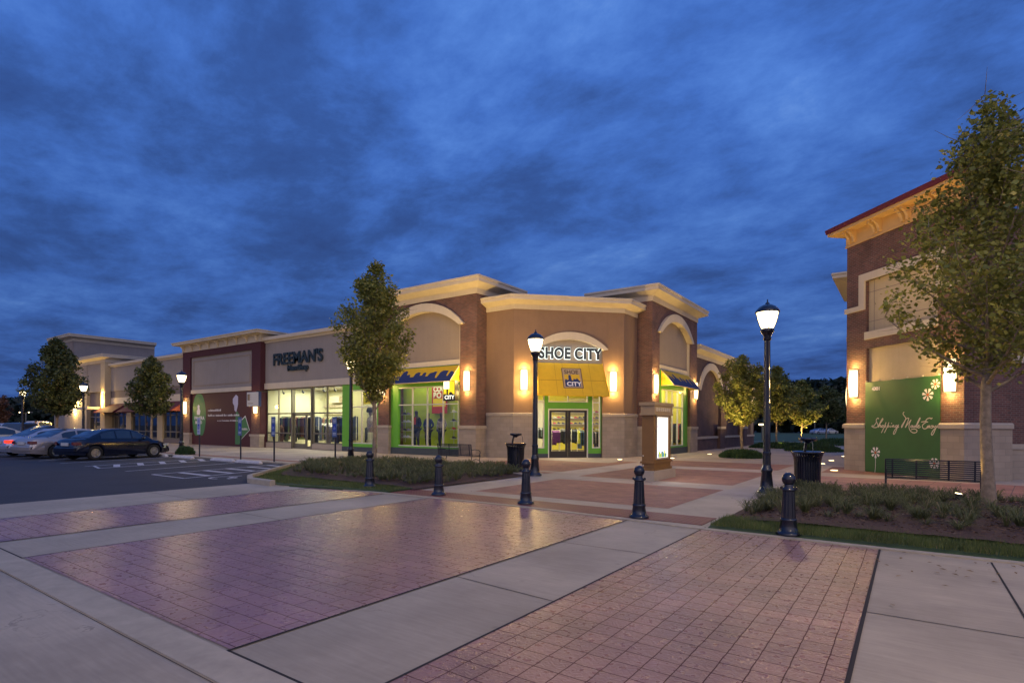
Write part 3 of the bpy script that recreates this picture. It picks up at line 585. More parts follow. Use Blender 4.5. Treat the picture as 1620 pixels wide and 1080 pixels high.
# ---------------- shoe store
M['lime'] = mat('lime_wall_paint', (.42, .52, .05), .8, var=.04); M['lemon'] = mat('lemon_wall_paint', (.72, .62, .08), .8, var=.05)
M['ceil'] = mat('ceiling_tile', (.62, .60, .5), .9, var=.03); M['carpet'] = mat('shop_carpet', (.12, .10, .09), .95); M['troffer'] = emis('ceiling_troffer', (1, .86, .6), 5.0)
shop = thing('shoe_store', 'brick and tan stucco corner shop with two tall towers and cream cornices', 'building', (-4, 2, 0))
def tower_bay(F, s0, s1, zs, rise, W, ztop, px_win, zb, arch_over=.12):
    """brick tower front with an arched recess, lime green shopfront below"""
    inner = seg_arch(s0, s1, zs, rise)
    b = shape2d(F, [(0, 0), (s0, 0), (s0, zs)] + inner[::-1][1:-1] + [(s1, zs), (s1, 0), (W, 0), (W, ztop), (0, ztop)], [], -.35, 0)
    b.build('tower_wall', M['brick'], shop)
    pb(shop, 'pier_base', 'stone', *[(a - .03, c + .03, 0, 1.5, -.3, .045) for a, c in ((0, s0), (s1, W))], F=F)
    pb(shop, 'pier_cap', 'caststone', *[(a - .07, c + .07, 1.5, 1.66, -.3, .09) for a, c in ((0, s0), (s1, W))], F=F)
    # infill
    b = shape2d(F, [(s0, 5.2)] + [(s1, 5.2), (s1, zs)] + inner[1:-1] + [(s0, zs)], [], -.30, -.2)
    b.build('arch_panel', M['taupe'], shop)
    pb(shop, 'band', 'cream', (s0, s1, 4.92, 5.2, -.3, -.12), F=F)
    outer = seg_arch(s0 - .32, s1 + .32, zs + .02, rise + .42); inn = seg_arch(s0 - .02, s1 + .02, zs - .02, rise)
    b = shape2d(F, outer + inn[::-1], [], -.2, .16); b.build('arch_hood', M['cream'], shop)
    pb(shop, 'jamb', 'cream', (s0, s0 + .07, 4.9, zs, -.2, -.05), (s1 - .07, s1, 4.9, zs, -.2, -.05), F=F)
    w0, w1 = px_win
    b = shape2d(F, rect(s0, s1, .38, 4.92), [rect(w0, w1, zb, 3.84)], -.3, -.16); b.build('shopfront_panel', M['green'], shop)
    pb(shop, 'plinth', 'slate', (s0, s1, 0, .38, -.3, -.13), F=F)
FL = Frame((-13.46, -.85), (-5.97, -.85)); xl = lambda px, v=-.85: ux(px, v) + 13.46
a0, a1 = xl(615), xl(727.3)
tower_bay(FL, a0, a1, 7.02, .95, 7.49, 8.6, (xl(624, -1.0), xl(722, -1.0)), .47)
window(shop, FL, xl(624), xl(722), .47, 3.84, [xl(648.5), xl(672), xl(697)], [2.83], d=-.17)
FR_ = Frame((.88, 5.94), (.88, 13.87)); yr = lambda px: vy(px, .88) - 5.94
tower_bay(FR_, vy(1043, .88) - 5.94, vy(1091.5, .88) - 5.94, 6.95, .95, 7.93, 8.6, (1.9, 5.7), .47)
window(shop, FR_, 1.9, 5.7, .47, 3.84, [2.85, 3.8, 4.75], [2.83], d=-.17)
pb(shop, 'side_wall', 'brick', (-6.32, -5.97, -.497, .6, 0, 8.6), (-13.46, -13.1, -.497, 4, 0, 8.6))
pb(shop, 'side_wall', 'brick', (-.6, .525, 5.94, 6.3, 0, 8.6), (.2, .525, 13.5, 13.87, 0, 8.6))
pb(shop, 'pier_base', 'stone', (-6.2, -5.925, -.55, -.05, 0, 1.5)); pb(shop, 'pier_cap', 'caststone', (-6.2, -5.88, -.55, -.05, 1.5, 1.66))
pb(shop, 'pier_base', 'stone', (.05, .57, 5.895, 6.2, 0, 1.5)); pb(shop, 'pier_cap', 'caststone', (.05, .57, 5.85, 6.2, 1.5, 1.66))
cornice(shop, [(-13.46, 3), (-13.46, -.85), (-5.97, -.85), (-5.97, 3)], 8.53)
cornice(shop, [(-3, 5.94), (.88, 5.94), (.88, 13.87), (-3, 13.87)], 8.53)
# chamfer
FQ = Frame((-4.2, 0), (0, 4.2)); WQ = FQ.len
def sq(px, d=0):
    r = _ray(px); o = FQ.o + FQ.n * d; a = np.array([[r[0], -FQ.t.x], [r[1], -FQ.t.y]]); q = np.linalg.solve(a, [o.x - CAMP[0], o.y - CAMP[1]]); return float(q[1])
q0, q1 = sq(849), sq(952.5)
inner = seg_arch(q0, q1, 5.65, .55)
b = shape2d(FQ, [(0, 0), (q0, 0), (q0, 5.65)] + inner[::-1][1:-1] + [(q1, 5.65), (q1, 0), (WQ, 0), (WQ, 7.72), (0, 7.72)], [], -.3, 0)
b.build('corner_wall', M['tan'], shop); pb(shop, 'corner_wall', 'tan', (-5.97, -4.2, 0, .3, 0, 7.72), (-.3, 0, 4.2, 5.94, 0, 7.72))
cornice(shop, [(-6.4, 0), (-4.2, 0), (0, 4.2), (0, 6.4)], 7.66, .64, kz=.84)
b = MB(); PR = [(-.1, 0), (.06, 0), (.06, 2.17), (-.1, 2.17)]; PC = [(-.1, 2.17), (.10, 2.17), (.10, 2.30), (.05, 2.34), (-.1, 2.34)]
k1 = FQ(q0, 0).to_2d(); k2 = FQ(q1, 0).to_2d()
b.sweep([(-5.92, 0), (-4.2, 0), tuple(k1)], PR); fixn(b.build('pier_base', M['stone'], shop)); b = MB(); b.sweep([tuple(k2), (0, 4.2), (0, 5.89)], PR); fixn(b.build('pier_base', M['stone'], shop))
b = MB(); b.sweep([(-5.92, 0), (-4.2, 0), tuple(k1)], PC); fixn(b.build('pier_cap', M['caststone'], shop)); b = MB(); b.sweep([tuple(k2), (0, 4.2), (0, 5.89)], PC); fixn(b.build('pier_cap', M['caststone'], shop))
b = shape2d(FQ, seg_arch(q0 - .28, q1 + .28, 5.68, .86) + seg_arch(q0 - .02, q1 + .02, 5.62, .54)[::-1], [], -.1, .16); b.build('arch_hood', M['cream'], shop)
b = shape2d(FQ, [(q0, 4.85), (q1, 4.85), (q1, 5.65)] + inner[1:-1] + [(q0, 5.65)], [], -.25, -.1); b.build('arch_panel', M['taupe'], shop)
c0, c1, dm = sq(868.5, -.15), sq(928.5, -.15), sq(898.5, -.15)
sl = (sq(845, -.15), sq(861, -.15), sq(936.5, -.15), min(sq(951.5, -.15), q1 - .06))
b = shape2d(FQ, rect(q0, q1, .0, 4.85), [rect(c0 - .05, c1 + .05, -.01, 2.56), rect(c0 - .05, c1 + .05, 2.9, 3.62), rect(max(sl[0], q0 + .05), sl[1], .5, 3.62), rect(sl[2], sl[3], .5, 3.62)], -.28, -.13); b.build('shopfront_panel', M['green'], shop)
pb(shop, 'plinth', 'slate', (q0, c0 - .05, 0, .22, -.13, -.11), (c1 + .05, q1, 0, .22, -.13, -.11), F=FQ)
window(shop, FQ, c0 - .05, c1 + .05, 2.9, 3.62, [dm], [], d=-.12); window(shop, FQ, max(sl[0], q0 + .05), sl[1], .5, 3.62, [], [2.9], d=-.12); window(shop, FQ, sl[2], sl[3], .5, 3.62, [], [2.9], d=-.12)
b = MB(); b.fbox(FQ, c0 - .05, c0, 0, 2.56, -.25, -.1); b.fbox(FQ, c1, c1 + .05, 0, 2.56, -.25, -.1); b.fbox(FQ, c0, c1, 2.5, 2.56, -.25, -.1); b.build('door_surround', M['alu'], shop)
for a, c in ((c0 + .01, dm - .01), (dm + .01, c1 - .01)):
    b = MB(); w_ = .125; b.fbox(FQ, a, a + w_, .01, 2.49, -.2, -.15); b.fbox(FQ, c - w_, c, .01, 2.49, -.2, -.15); b.fbox(FQ, a + w_, c - w_, .01, .34, -.2, -.15); b.fbox(FQ, a + w_, c - w_, 2.38, 2.49, -.2, -.15)
    dr = b.build('door', M['blackalu'], shop)
    g = MB(); g.quad(FQ(a, .3, -.175), FQ(c, .3, -.175), FQ(c, 2.4, -.175), FQ(a, 2.4, -.175)); g.build('glass', M['glass'], dr)
    g = MB(); x_ = c - .06 if c < dm + .05 else a + .06; g.tube([FQ(x_, .95, -.15), FQ(x_, .95, -.09), FQ(x_, 1.35, -.09), FQ(x_, 1.35, -.15)], .014, 6); g.build('handle', M['blackalu'], dr)
# wing along the side walk
FW = Frame((.525, 13.87), (.525, 32.3)); yw = lambda px: vy(px, .525) - 13.87
A = [(yw(1107), yw(1141)), (yw(1150), yw(1172)), (yw(1179), yw(1192))]
holes = []
for s0, s1 in A:
    hw = (s1 - s0) / 2; holes.append([(s0, .95), (s1, .95), (s1, 4.2)] + seg_arch(s0, s1, 4.2, min(hw * .95, 1.6))[1:-1] + [(s0, 4.2)])
b = shape2d(FW, rect(0, FW.len, 0, 6.45), holes, -.3, 0); b.build('wing_wall', M['brickdark'], shop)
b = MB(); b.fbox(FW, 0, FW.len, .0, 6.2, -.45, -.22); b.build('recess_wall', M['brickdark'], shop)
for s0, s1 in A: hw = (s1 - s0) / 2; rs = min(hw * .95, 1.6); shape2d(FW, seg_arch(s0 - .42, s1 + .42, 4.2, rs + .48) + seg_arch(s0, s1, 4.18, rs)[::-1], [], -.1, .1).build('arch_hood', M['cream'], shop)
ed = [.0] + [v for a in (yw(1135), yw(1172)) for v in (a, a + 1.3)] + [FW.len]
for i in range(0, len(ed), 2): pb(shop, 'ledge', 'caststone', (ed[i], ed[i + 1], .80, .96, -.2, .07), F=FW)
for i in range(1, len(ed) - 1, 2):
    pb(shop, 'buttress', 'brickdark', (ed[i], ed[i + 1], 0, 1.5, 0, .22), F=FW); pb(shop, 'pier_cap', 'caststone', (ed[i] - .06, ed[i + 1] + .06, 1.5, 1.68, .003, .28), F=FW)
cornice(shop, [(.525, 14.2), (.525, 32.3), (-4, 32.3)], 6.40, .6, kz=.98)
for z_, nm, mm in ((6.3, 'roof', 'roof'), (4.42, 'ceiling', 'ceil')):
    b = MB(); b.prism([(-13.2, .32), (-4.15, .32), (-.32, 4.15), (-.32, 32.2 if nm == 'roof' else 14.5), (-13.2, 32.2 if nm == 'roof' else 14.5)], z_, z_ + .09); b.build(nm, M[mm], shop)
pb(shop, 'roof', 'roof', (-13.1, -6.3, -.5, 5, 8.7, 8.8), (-4, .5, 6.3, 13.5, 8.7, 8.8))
pb(shop, 'rear_wall', 'beige', (-13.46, .5, 32.0, 32.29, 0, 6.3), (-13.46, -13.2, 4.0, 32, 0, 6.3))
# interior
FI = Frame((-12.0, 5.0), (-3.0, 14.0))
b = MB(); b.fbox(FI, -1, 14, 0, 4.4, -.1, 0); b.build('interior_wall', M['lemon'], shop)
pb(shop, 'interior_wall', 'lime', (-13.0, -6.4, .75, .85, 0, 4.6)); pb(shop, 'interior_wall', 'lemon', (-1.1, -1.0, 6.3, 13.39, 0, 4.6), (-1.1, .5, 13.39, 13.48, 0, 4.6))
b = MB(); b.prism([(-13.1, -.5), (-6.4, -.5), (-6.4, .2), (-4.15, .2), (-.2, 4.15), (-.2, 6.3), (.5, 6.4), (.5, 13.5), (-13.1, 13.5)], 0, .03); b.build('interior_floor', M['carpet'], shop); pb(shop, 'display_platform', 'ceil', (-12.9, -6.4, -.5, .7, .031, .36), (-.95, .5, 6.4, 13.4, .031, .36))
pb(shop, 'ceiling', 'ceil', (-13, -6.4, -.5, .3, 4.62, 4.7), (-.3, .5, 6.35, 13.38, 4.62, 4.7))
lights = [(-3.6, 2.9), (-4.8, 4.1), (-6, 5.5), (-4.6, 6.8), (-2.6, 4.6), (-7.5, 7.2), (-6.6, 8.8)]
for x, y in lights: pb(shop, 'ceiling_panel', 'troffer', (x - .3, x + .3, y - .3, y + .3, 4.405, 4.418))
lamp('AREA', 'shop_light', shop, (-5.2, 5.2, 4.3), 700, (1, .84, .50), 3.5, (0, 0, -1))
lamp('AREA', 'shop_light', shop, (-3.2, 2.6, 4.3), 110, (1, .84, .50), 1.0, (0, 0, -1))
lamp('AREA', 'display_light', shop, (-9.7, -.25, 4.5), 62, (1, .90, .55), 5.2, (0, .35, -1), sy=.35)
for y_ in (7.4, 9.8, 12.2): lamp('AREA', 'display_light', shop, (.15, y_, 4.3), 60, (1, .90, .55), .5, (-.45, 0, -1))

# ---------------- menswear store
mens = thing('menswear_store', 'beige stucco shop with wide bronze framed windows between the red tower and the green window', 'building', (-20, 0, 0))
FM = Frame((-26.1, -.45), (-13.46, -.45)); xm = lambda px, v=-.45: ux(px, v) + 26.1
g0 = xm(541)
b = MB(); b.fbox(FM, 0, FM.len, 4.5, 7.7, -.3, 0); b.build('wall', M['beige'], mens)
pb(mens, 'band', 'cream', (0, FM.len, 4.24, 4.66, -.3, .08), F=FM)
b = MB(); b.sweep([(-26.1, -.45), (-13.46, -.45)], [(0, 7.6), (.06, 7.6), (.10, 7.7), (.28, 7.76), (.28, 7.98), (-.3, 8.0), (-.3, 7.6)]); fixn(b.build('coping', M['cream'], mens))
pb(mens, 'sill', 'caststone', (0, xm(459), 0, .38, -.3, -.05), (xm(492.5), g0, 0, .38, -.3, -.05), F=FM)
window(mens, FM, .05, xm(459), .38, 4.24, [xm(437.8)], [1.08, 2.46], d=-.12, fm='bronze', w_=.09)
window(mens, FM, xm(492.5), g0 - .02, .38, 4.24, [xm(514.8)], [1.08, 2.46], d=-.12, fm='bronze', w_=.09)
b = MB(); d0, d1 = xm(459.5), xm(492); b.fbox(FM, d0, d0 + .12, 0, 4.24, -.3, -.05); b.fbox(FM, d1 - .12, d1, 0, 4.24, -.3, -.05); b.fbox(FM, d0 + .12, d1 - .12, 4.12, 4.24, -.3, -.05); b.fbox(FM, d0 + .12, d1 - .12, 2.42, 2.52, -.3, -.1); b.build('door_surround', M['bronze'], mens)
g = MB(); g.quad(FM(d0, 2.5, -.2), FM(d1, 2.5, -.2), FM(d1, 4.2, -.2), FM(d0, 4.2, -.2)); g.build('glass', M['glass'], mens)
b = MB(); a, c = d0 + .13, xm(480.5); b.fbox(FM, a, a + .1, .02, 2.41, -.24, -.19); b.fbox(FM, c - .1, c, .02, 2.41, -.24, -.19); b.fbox(FM, a + .1, c - .1, .02, .36, -.24, -.19); b.fbox(FM, a + .1, c - .1, 2.3, 2.41, -.24, -.19); b.fbox(FM, a + .1, c - .1, 1.02, 1.08, -.24, -.19); dr = b.build('door', M['bronze'], mens)
g = MB(); g.quad(FM(a, .3, -.215), FM(c, .3, -.215), FM(c, 2.35, -.215), FM(a, 2.35, -.215)); g.build('glass', M['glass'], dr)
b = MB(); a2, c2 = c + .02, d1 - .13; b.fbox(FM, a2, a2 + .09, .02, 2.41, -.24, -.19); b.fbox(FM, c2 - .09, c2, .02, 2.41, -.24, -.19); b.fbox(FM, a2 + .09, c2 - .09, .02, .2, -.24, -.19); b.fbox(FM, a2 + .09, c2 - .09, 2.3, 2.41, -.24, -.19); b.build('door', M['bronze'], mens)
# lime green end window
e0, e1 = xm(549.5, -.6), xm(593, -.6)
b = shape2d(FM, rect(g0, FM.len, .3, 4.24), [rect(e0, e1, .5, 3.86)], -.28, -.02); b.build('shopfront_panel', M['green'], mens)
pb(mens, 'plinth', 'slate', (g0, FM.len, 0, .3, -.28, 0), F=FM)
window(mens, FM, e0, e1, .5, 3.86, [xm(571)], [2.8], d=-.05)
M['mint'] = mat('pale_mint_wall', (.60, .58, .38), .85, var=.03); M['shelfwood'] = mat('beige_shelving', (.48, .40, .28), .7)
pb(mens, 'interior_wall', 'mint', (-26.0, -17.6, 4.6, 4.7, 0, 4.6), (-26.05, -25.95, -.3, 4.6, 0, 4.6), (-17.5, -17.4, -.15, 4.6, 0, 4.6)); pb(mens, 'interior_wall', 'ceil', (-17.3, -13.5, 1.6, 1.7, 0, 4.4))
pb(mens, 'interior_floor', 'shelfwood', (-26, -13.5, -.4, 4.6, .0, .03)); pb(mens, 'ceiling', 'ceil', (-26, -13.5, -.14, 4.6, 4.4, 4.5))
pb(mens, 'roof', 'roof', (-26.1, -13.5, -.14, 14, 6.9, 7.0)); pb(mens, 'wall_beam', 'shelfwood', (-25.9, -17.6, 4.45, 4.59, 3.05, 3.25), (-25.9, -17.6, 4.45, 4.59, 2.5, 2.56))
ct_ = emis('cool_troffer', (.93, 1, .78), 4.5)
for i in range(6): pb(mens, 'ceiling_panel', ct_, (-25.3 + i * 1.35, -24.7 + i * 1.35, 1.4, 2.0, 4.385, 4.398))
lamp('AREA', 'shop_light', mens, (-21.8, 2.2, 4.3), 760, (1, .98, .76), 7, (0, 0, -1), sy=3)
lamp('AREA', 'shop_light', mens, (-15.4, .6, 4.2), 120, (1, .9, .62), 2.5, (0, 0, -1), sy=1)

# ---------------- vacant unit with the red tower
red = thing('red_tower_unit', 'oxblood framed tower with a blank beige panel and bracketed cornice', 'building', (-32, 0, 0))
FD = Frame((-37.9, -.85), (-26.1, -.85)); xd = lambda px: ux(px, -.85) + 37.9
p0, p1 = xd(300.5), xd(397.5)
b = shape2d(FD, [(0, 0), (p0, 0), (p0, 7.2), (p1, 7.2), (p1, 0), (FD.len, 0), (FD.len, 7.75), (0, 7.75)], [], -.4, 0); b.build('tower_frame', M['redeifs'], red); pb(red, 'side_wall', 'redeifs', (-26.5, -26.1, -.45, 3, 0, 7.75))
pb(red, 'pier_facing', 'brick', (.02, p0 - .02, .95, 3.9, 0, .02), (p1 + .02, FD.len - .02, .95, 3.9, 0, .02), F=FD)
pb(red, 'pier_base', 'stone', (-.04, p0 + .04, 0, .8, -.3, .06), (p1 - .04, FD.len + .04, 0, .8, -.3, .06), F=FD)
pb(red, 'pier_cap', 'caststone', (-.09, p0 + .09, .8, .96, -.3, .12), (p1 - .09, FD.len + .09, .8, .96, -.3, .12), F=FD)
pb(red, 'blank_panel', 'beige', (p0, p1, 4.5, 7.2, -.35, -.12), F=FD); pb(red, 'band', 'cream', (p0, p1, 4.2, 4.5, -.35, -.05), F=FD)
b = shape2d(FD, rect(p0 + .35, p1 - .35, 4.8, 6.9), [rect(p0 + .43, p1 - .43, 4.88, 6.82)], -.12, -.09); b.build('panel_moulding', M['taupe'], red)
pb(red, 'hoarding_wall', mat('hoarding_oxblood', (.065, .011, .015), .6, var=.05), (p0, p1, 0, 4.2, -.35, -.15), F=FD)
cornice(red, [(-37.9, 3), (-37.9, -.85), (-26.1, -.85), (-26.1, 3)], 7.7, .76, kz=1., m='cream', prof=[(0, 0), (.06, 0), (.06, .52), (.8, .56), (.8, .68), (.88, .72), (.88, .78), (-.3, .8), (-.3, .1)])
for i in range(9):
    s = .35 + i * (FD.len - .7) / 8
    b = MB(); pr = [(.06, 7.78), (.16, 7.80)] + [(.16 + .38 * (1 - math.cos(t / 6 * math.pi / 2)), 7.80 + .4 * math.sin(t / 6 * math.pi / 2)) for t in range(1, 7)] + [(.06, 8.24)]
    n = len(pr); b.add([FD(s - .1, z, d) for d, z in pr] + [FD(s + .1, z, d) for d, z in pr], [tuple(range(n)), tuple(range(2 * n - 1, n - 1, -1))] + [(i_, n + i_, n + (i_ + 1) % n, (i_ + 1) % n) for i_ in range(n)]); fixn(b.build('bracket', M['cream'], red))
pb(red, 'roof', 'roof', (-37.9, -26.5, -.45, 14, 7.0, 7.1))

# ---------------- cafe row
cafe = thing('cafe_building', 'long low beige restaurant frontage with buff piers under maroon awnings', 'building', (-46, 0, 0))
FC = Frame((-54.2, -.45), (-37.9, -.45)); xc = lambda px: ux(px, -.45) + 54.2
pb(cafe, 'wall', 'beige', (0, FC.len, 5.0, 7.5, -.3, 0), F=FC); pb(cafe, 'band', 'darkband', (0, FC.len, 4.3, 5.0, -.3, -.06), F=FC); pb(cafe, 'fascia', 'cream', (0, FC.len, 3.7, 4.3, -.3, -.02), F=FC)
b = MB(); b.sweep([(-54.2, -.45), (-37.9, -.45)], [(0, 7.4), (.06, 7.4), (.10, 7.5), (.26, 7.55), (.26, 7.76), (-.3, 7.78), (-.3, 7.4)]); fixn(b.build('coping', M['cream'], cafe))
piers = [(0, xc(172)), (xc(200), xc(208)), (xc(249), xc(257.5))]
pb(cafe, 'pier', 'buff', *[(a, c, 0, 3.7, -.3, .03) for a, c in piers], F=FC)
gaps = [(piers[0][1], piers[1][0]), (piers[1][1], piers[2][0]), (piers[2][1], FC.len)]
for a, c in gaps: window(cafe, FC, a, c, .35, 3.7, [a + (c - a) * k / 4 for k in (1, 2, 3)], [1.0, 2.5], d=-.1, fm='bronze', w_=.1, gm='glassdark'); pb(cafe, 'sill', 'darkband', (a, c, 0, .35, -.3, -.05), F=FC)
pb(cafe, 'interior_wall', mat('dim_interior', (.10, .085, .09), .9), (-54, -38, 3.0, 3.1, 0, 4)); pb(cafe, 'interior_floor', 'carpet', (-54, -38, -.4, 3, 0, .03)); pb(cafe, 'ceiling', 'darkband', (-54, -38, -.14, 3, 3.8, 3.9))
lamp('AREA', 'cafe_light', cafe, (-46, 1.4, 3.6), 12, (.75, .6, 1), 10, (0, 0, -1), sy=1.5)
pb(cafe, 'roof', 'roof', (-54, -38, -.14, 14, 6.8, 6.9))
twr = thing('cafe_tower', 'squat beige tower with a pilaster at the far end of the restaurant frontage', 'building', (-60, 0, 0))
FT = Frame((-66, -.85), (-54.2, -.85)); xt = lambda px: ux(px, -.85) + 66
pb(twr, 'wall', 'beige', (xt(137), xt(161), 5.0, 8.0, -.4, -.05), (0, xt(137), 0, 8.0, -.4, .0), F=FT)
pb(twr, 'pilaster', 'buff', (xt(161), FT.len, 0, 8.0, -.4, .12), F=FT); pb(twr, 'side_wall', 'beige', (-54.6, -54.2, -.45, 3, 7.0, 8.0)); pb(twr, 'recess_wall', 'darkband', (xt(137), xt(161), 3.4, 5.0, -.5, -.3), F=FT)
window(twr, FT, xt(137), xt(161), 0, 3.4, [xt(146), xt(153)], [2.4], d=-.3, fm='bronze', gm='glassdark', w_=.12)
pb(twr, 'canopy', 'cream', (xt(143), xt(160), 3.15, 3.4, 0.0, 1.2), F=FT)
cornice(twr, [(-66, 3), (-66, -.85), (-54.2, -.85), (-54.2, 5)], 7.95, .7, kz=1.)
pb(twr, 'roof', 'roof', (-66, -54.6, -.4, 14, 7.6, 7.7))
big = thing('anchor_store', 'tall plain beige block rising behind the far end of the row', 'building', (-76, 6, 0))
pb(big, 'wall', 'beige', (-72.5, -66.2, .0, 8.5, 0, 11.4)); cornice(big, [(-72.5, 8), (-72.5, .0), (-66.2, .0), (-66.2, 8.5)], 11.2, .75, kz=1.)
pb(big, 'pilaster', 'taupe', (-67.3, -66.15, -.15, .0, 0, 11.1)); pb(big, 'rear_wing', 'taupe', (-72.5, -66.3, 8.5, 14, 0, 9))

# ---------------- building on the right
bb = thing('brick_corner_tower', 'tall brick corner tower with bracketed ochre eaves and red roof edge on the right', 'building', (13, 2, 0))
FB = Frame((10.36, 2.0), (13.75, -1.39)); WB = FB.len; mir = lambda s: WB - s
b = shape2d(FB, rect(0, WB, 0, 8.7), [rect(.98, WB - .78, -.01 + .02, 4.6), rect(.98, WB - .9, 5.22, 7.14)], -.35, 0)
b.build('tower_wall', M['brick'], bb)
pb(bb, 'stucco_panel', 'buff', (.98, WB - .78, .0, 4.6, -.34, -.12), F=FB); 
b = MB(); b.fbox(FB, .98, WB - .9, 5.22, 7.14, -.34, -.1); b.build('stucco_panel', M['buff'], bb)
pb(bb, 'score_line', 'darkband', (1.22, 1.235, 5.22, 7.14, -.1, -.096), (WB - 1.17, WB - 1.155, 5.22, 7.14, -.1, -.096), (.98, WB - .9, 6.7, 6.715, -.1, -.0955), (.98, WB - .9, 5.6, 5.615, -.1, -.0955), F=FB)
b = shape2d(FB, [(-.05, 6.08), (.93, 6.08), (.93, 7.14), (mir(.9), 7.14), (mir(.9), 6.08), (WB + .05, 6.08), (WB + .05, 6.26), (mir(.63), 6.26), (mir(.63), 7.42), (.66, 7.42), (.66, 6.26), (-.05, 6.26)], [], -.05, .07); b.build('trim', M['cream'], bb)
pb(bb, 'trim', 'cream', (.94, WB - .88, 4.94, 5.22, -.05, .07), F=FB)
FS = Frame((13.75, -1.39), (14.97, -.17)); FX = Frame((14.7, .10), (20.7, 6.1)); FO = Frame((11.6, 3.24), (10.36, 2.0))
pb(bb, 'side_wall', 'brick', (.36, FS.len, 0, 8.7, -.35, 0), F=FS); pb(bb, 'side_wall', 'brick', (0, FO.len - .36, 0, 8.7, -.35, 0), F=FO)
pb(bb, 'side_wall', 'brick', (.2, 6, 0, 8.7, -.35, 0), F=FX)
for pts_, zz_ in (([(11.6, 3.24), (10.36, 2.0), tuple(FB(.98, 0).to_2d())], 0), ([tuple(FB(WB - .78, 0).to_2d()), (13.75, -1.39), (14.97, -.17)], 0)):
    b = MB(); b.sweep(pts_, [(-.1, 0), (.05, 0), (.05, 1.63), (-.1, 1.63)]); fixn(b.build('pier_base', M['stone'], bb))
    b = MB(); b.sweep(pts_, [(-.1, 1.63), (.10, 1.63), (.10, 1.76), (.05, 1.81), (-.1, 1.81)]); fixn(b.build('pier_cap', M['caststone'], bb))
pb(bb, 'pier_base', 'stone', (.3, 6, 0, .98, -.1, .05), F=FX); pb(bb, 'pier_cap', 'caststone', (.3, 6, .98, 1.14, -.1, .1), F=FX)
pb(bb, 'trim', 'cream', (.3, 6, 3.75, 4.05, -.05, .07), F=FX)
PB = [(12.4, 4.04), (10.36, 2.0), (13.75, -1.39), (17.5, 2.36)]
b = MB(); b.sweep(PB, [(-.1, 8.66), (.05, 8.66), (.05, 8.72), (.03, 8.74), (.03, 9.22), (-.1, 9.22)]); fixn(b.build('frieze', M['soffit'], bb))
b = MB(); b.sweep(PB, [(-.3, 9.22), (.48, 9.22), (.48, 9.32), (-.3, 9.32)]); fixn(b.build('soffit', M['soffit'], bb))
b = MB(); b.sweep(PB, [(-.3, 9.32), (.52, 9.32), (.55, 9.49), (-.3, 9.51)]); fixn(b.build('roof_edge', M['redroof'], bb))
for s in (.22, .44, 1.42, 1.64, 2.62, 2.84, 3.82, 4.04):
    pr = [(.03, 8.76), (.10, 8.76)] + [(.10 + .42 * (1 - math.cos(t / 6 * math.pi / 2)), 8.76 + .2 * math.sin(t / 6 * math.pi / 2)) for t in range(1, 7)] + [(.52, 9.02), (.40, 9.02)] + [(.03 + .32 * math.cos(t / 4 * math.pi / 2), 8.86 + .12 * math.sin(math.pi / 2 - t / 4 * math.pi / 2)) for t in range(1, 5)]
    pr = [(.03, 8.78), (.13, 8.78)] + [(.13 + .24 * (1 - math.cos(t / 6 * math.pi / 2)), 8.78 + .34 * math.sin(t / 6 * math.pi / 2)) for t in range(1, 7)] + [(.37, 9.22), (.03, 9.22)]
    b = MB(); n = len(pr); b.add([FB(s - .055, z, d) for d, z in pr] + [FB(s + .055, z, d) for d, z in pr], [tuple(range(n)), tuple(range(2 * n - 1, n - 1, -1))] + [(i_, n + i_, n + (i_ + 1) % n, (i_ + 1) % n) for i_ in range(n)]); fixn(b.build('bracket', M['soffit'], bb))
b = MB(); b.prism([(10.6, 2.2), (13.75, -.95), (14.9, .2), (14.9, 6), (12.4, 4.0)], 8.6, 8.7); b.build('roof', M['roof'], bb)
wg = thing('brick_wing', 'further brick wing standing behind the right-hand corner tower', 'building', (14, 10, 0))
b = MB(); b.prism([(9.78, 10.2), (20, 10.2), (20, 16), (9.78, 16)], 0, 9.2); b.build('wall', M['brick'], wg); b = MB(); b.prism([(11.6, 3.6), (20, 7), (20, 10.19), (11.6, 10.19)], 0, 7); b.build('wall', M['brick'], wg)
b = MB(); b.sweep([(9.78, 16), (9.78, 10.2), (14, 10.2)], [(d * .85, 8.9 + h * .85) for d, h in COVE]); fixn(b.build('cornice', M['cream'], wg))
pb(wg, 'pier_base', 'stone', (9.72, 10.3, 10.14, 16, 0, 1.63)); pb(wg, 'trim', 'cream', (9.70, 9.9, 10.12, 16, 6.1, 6.3))

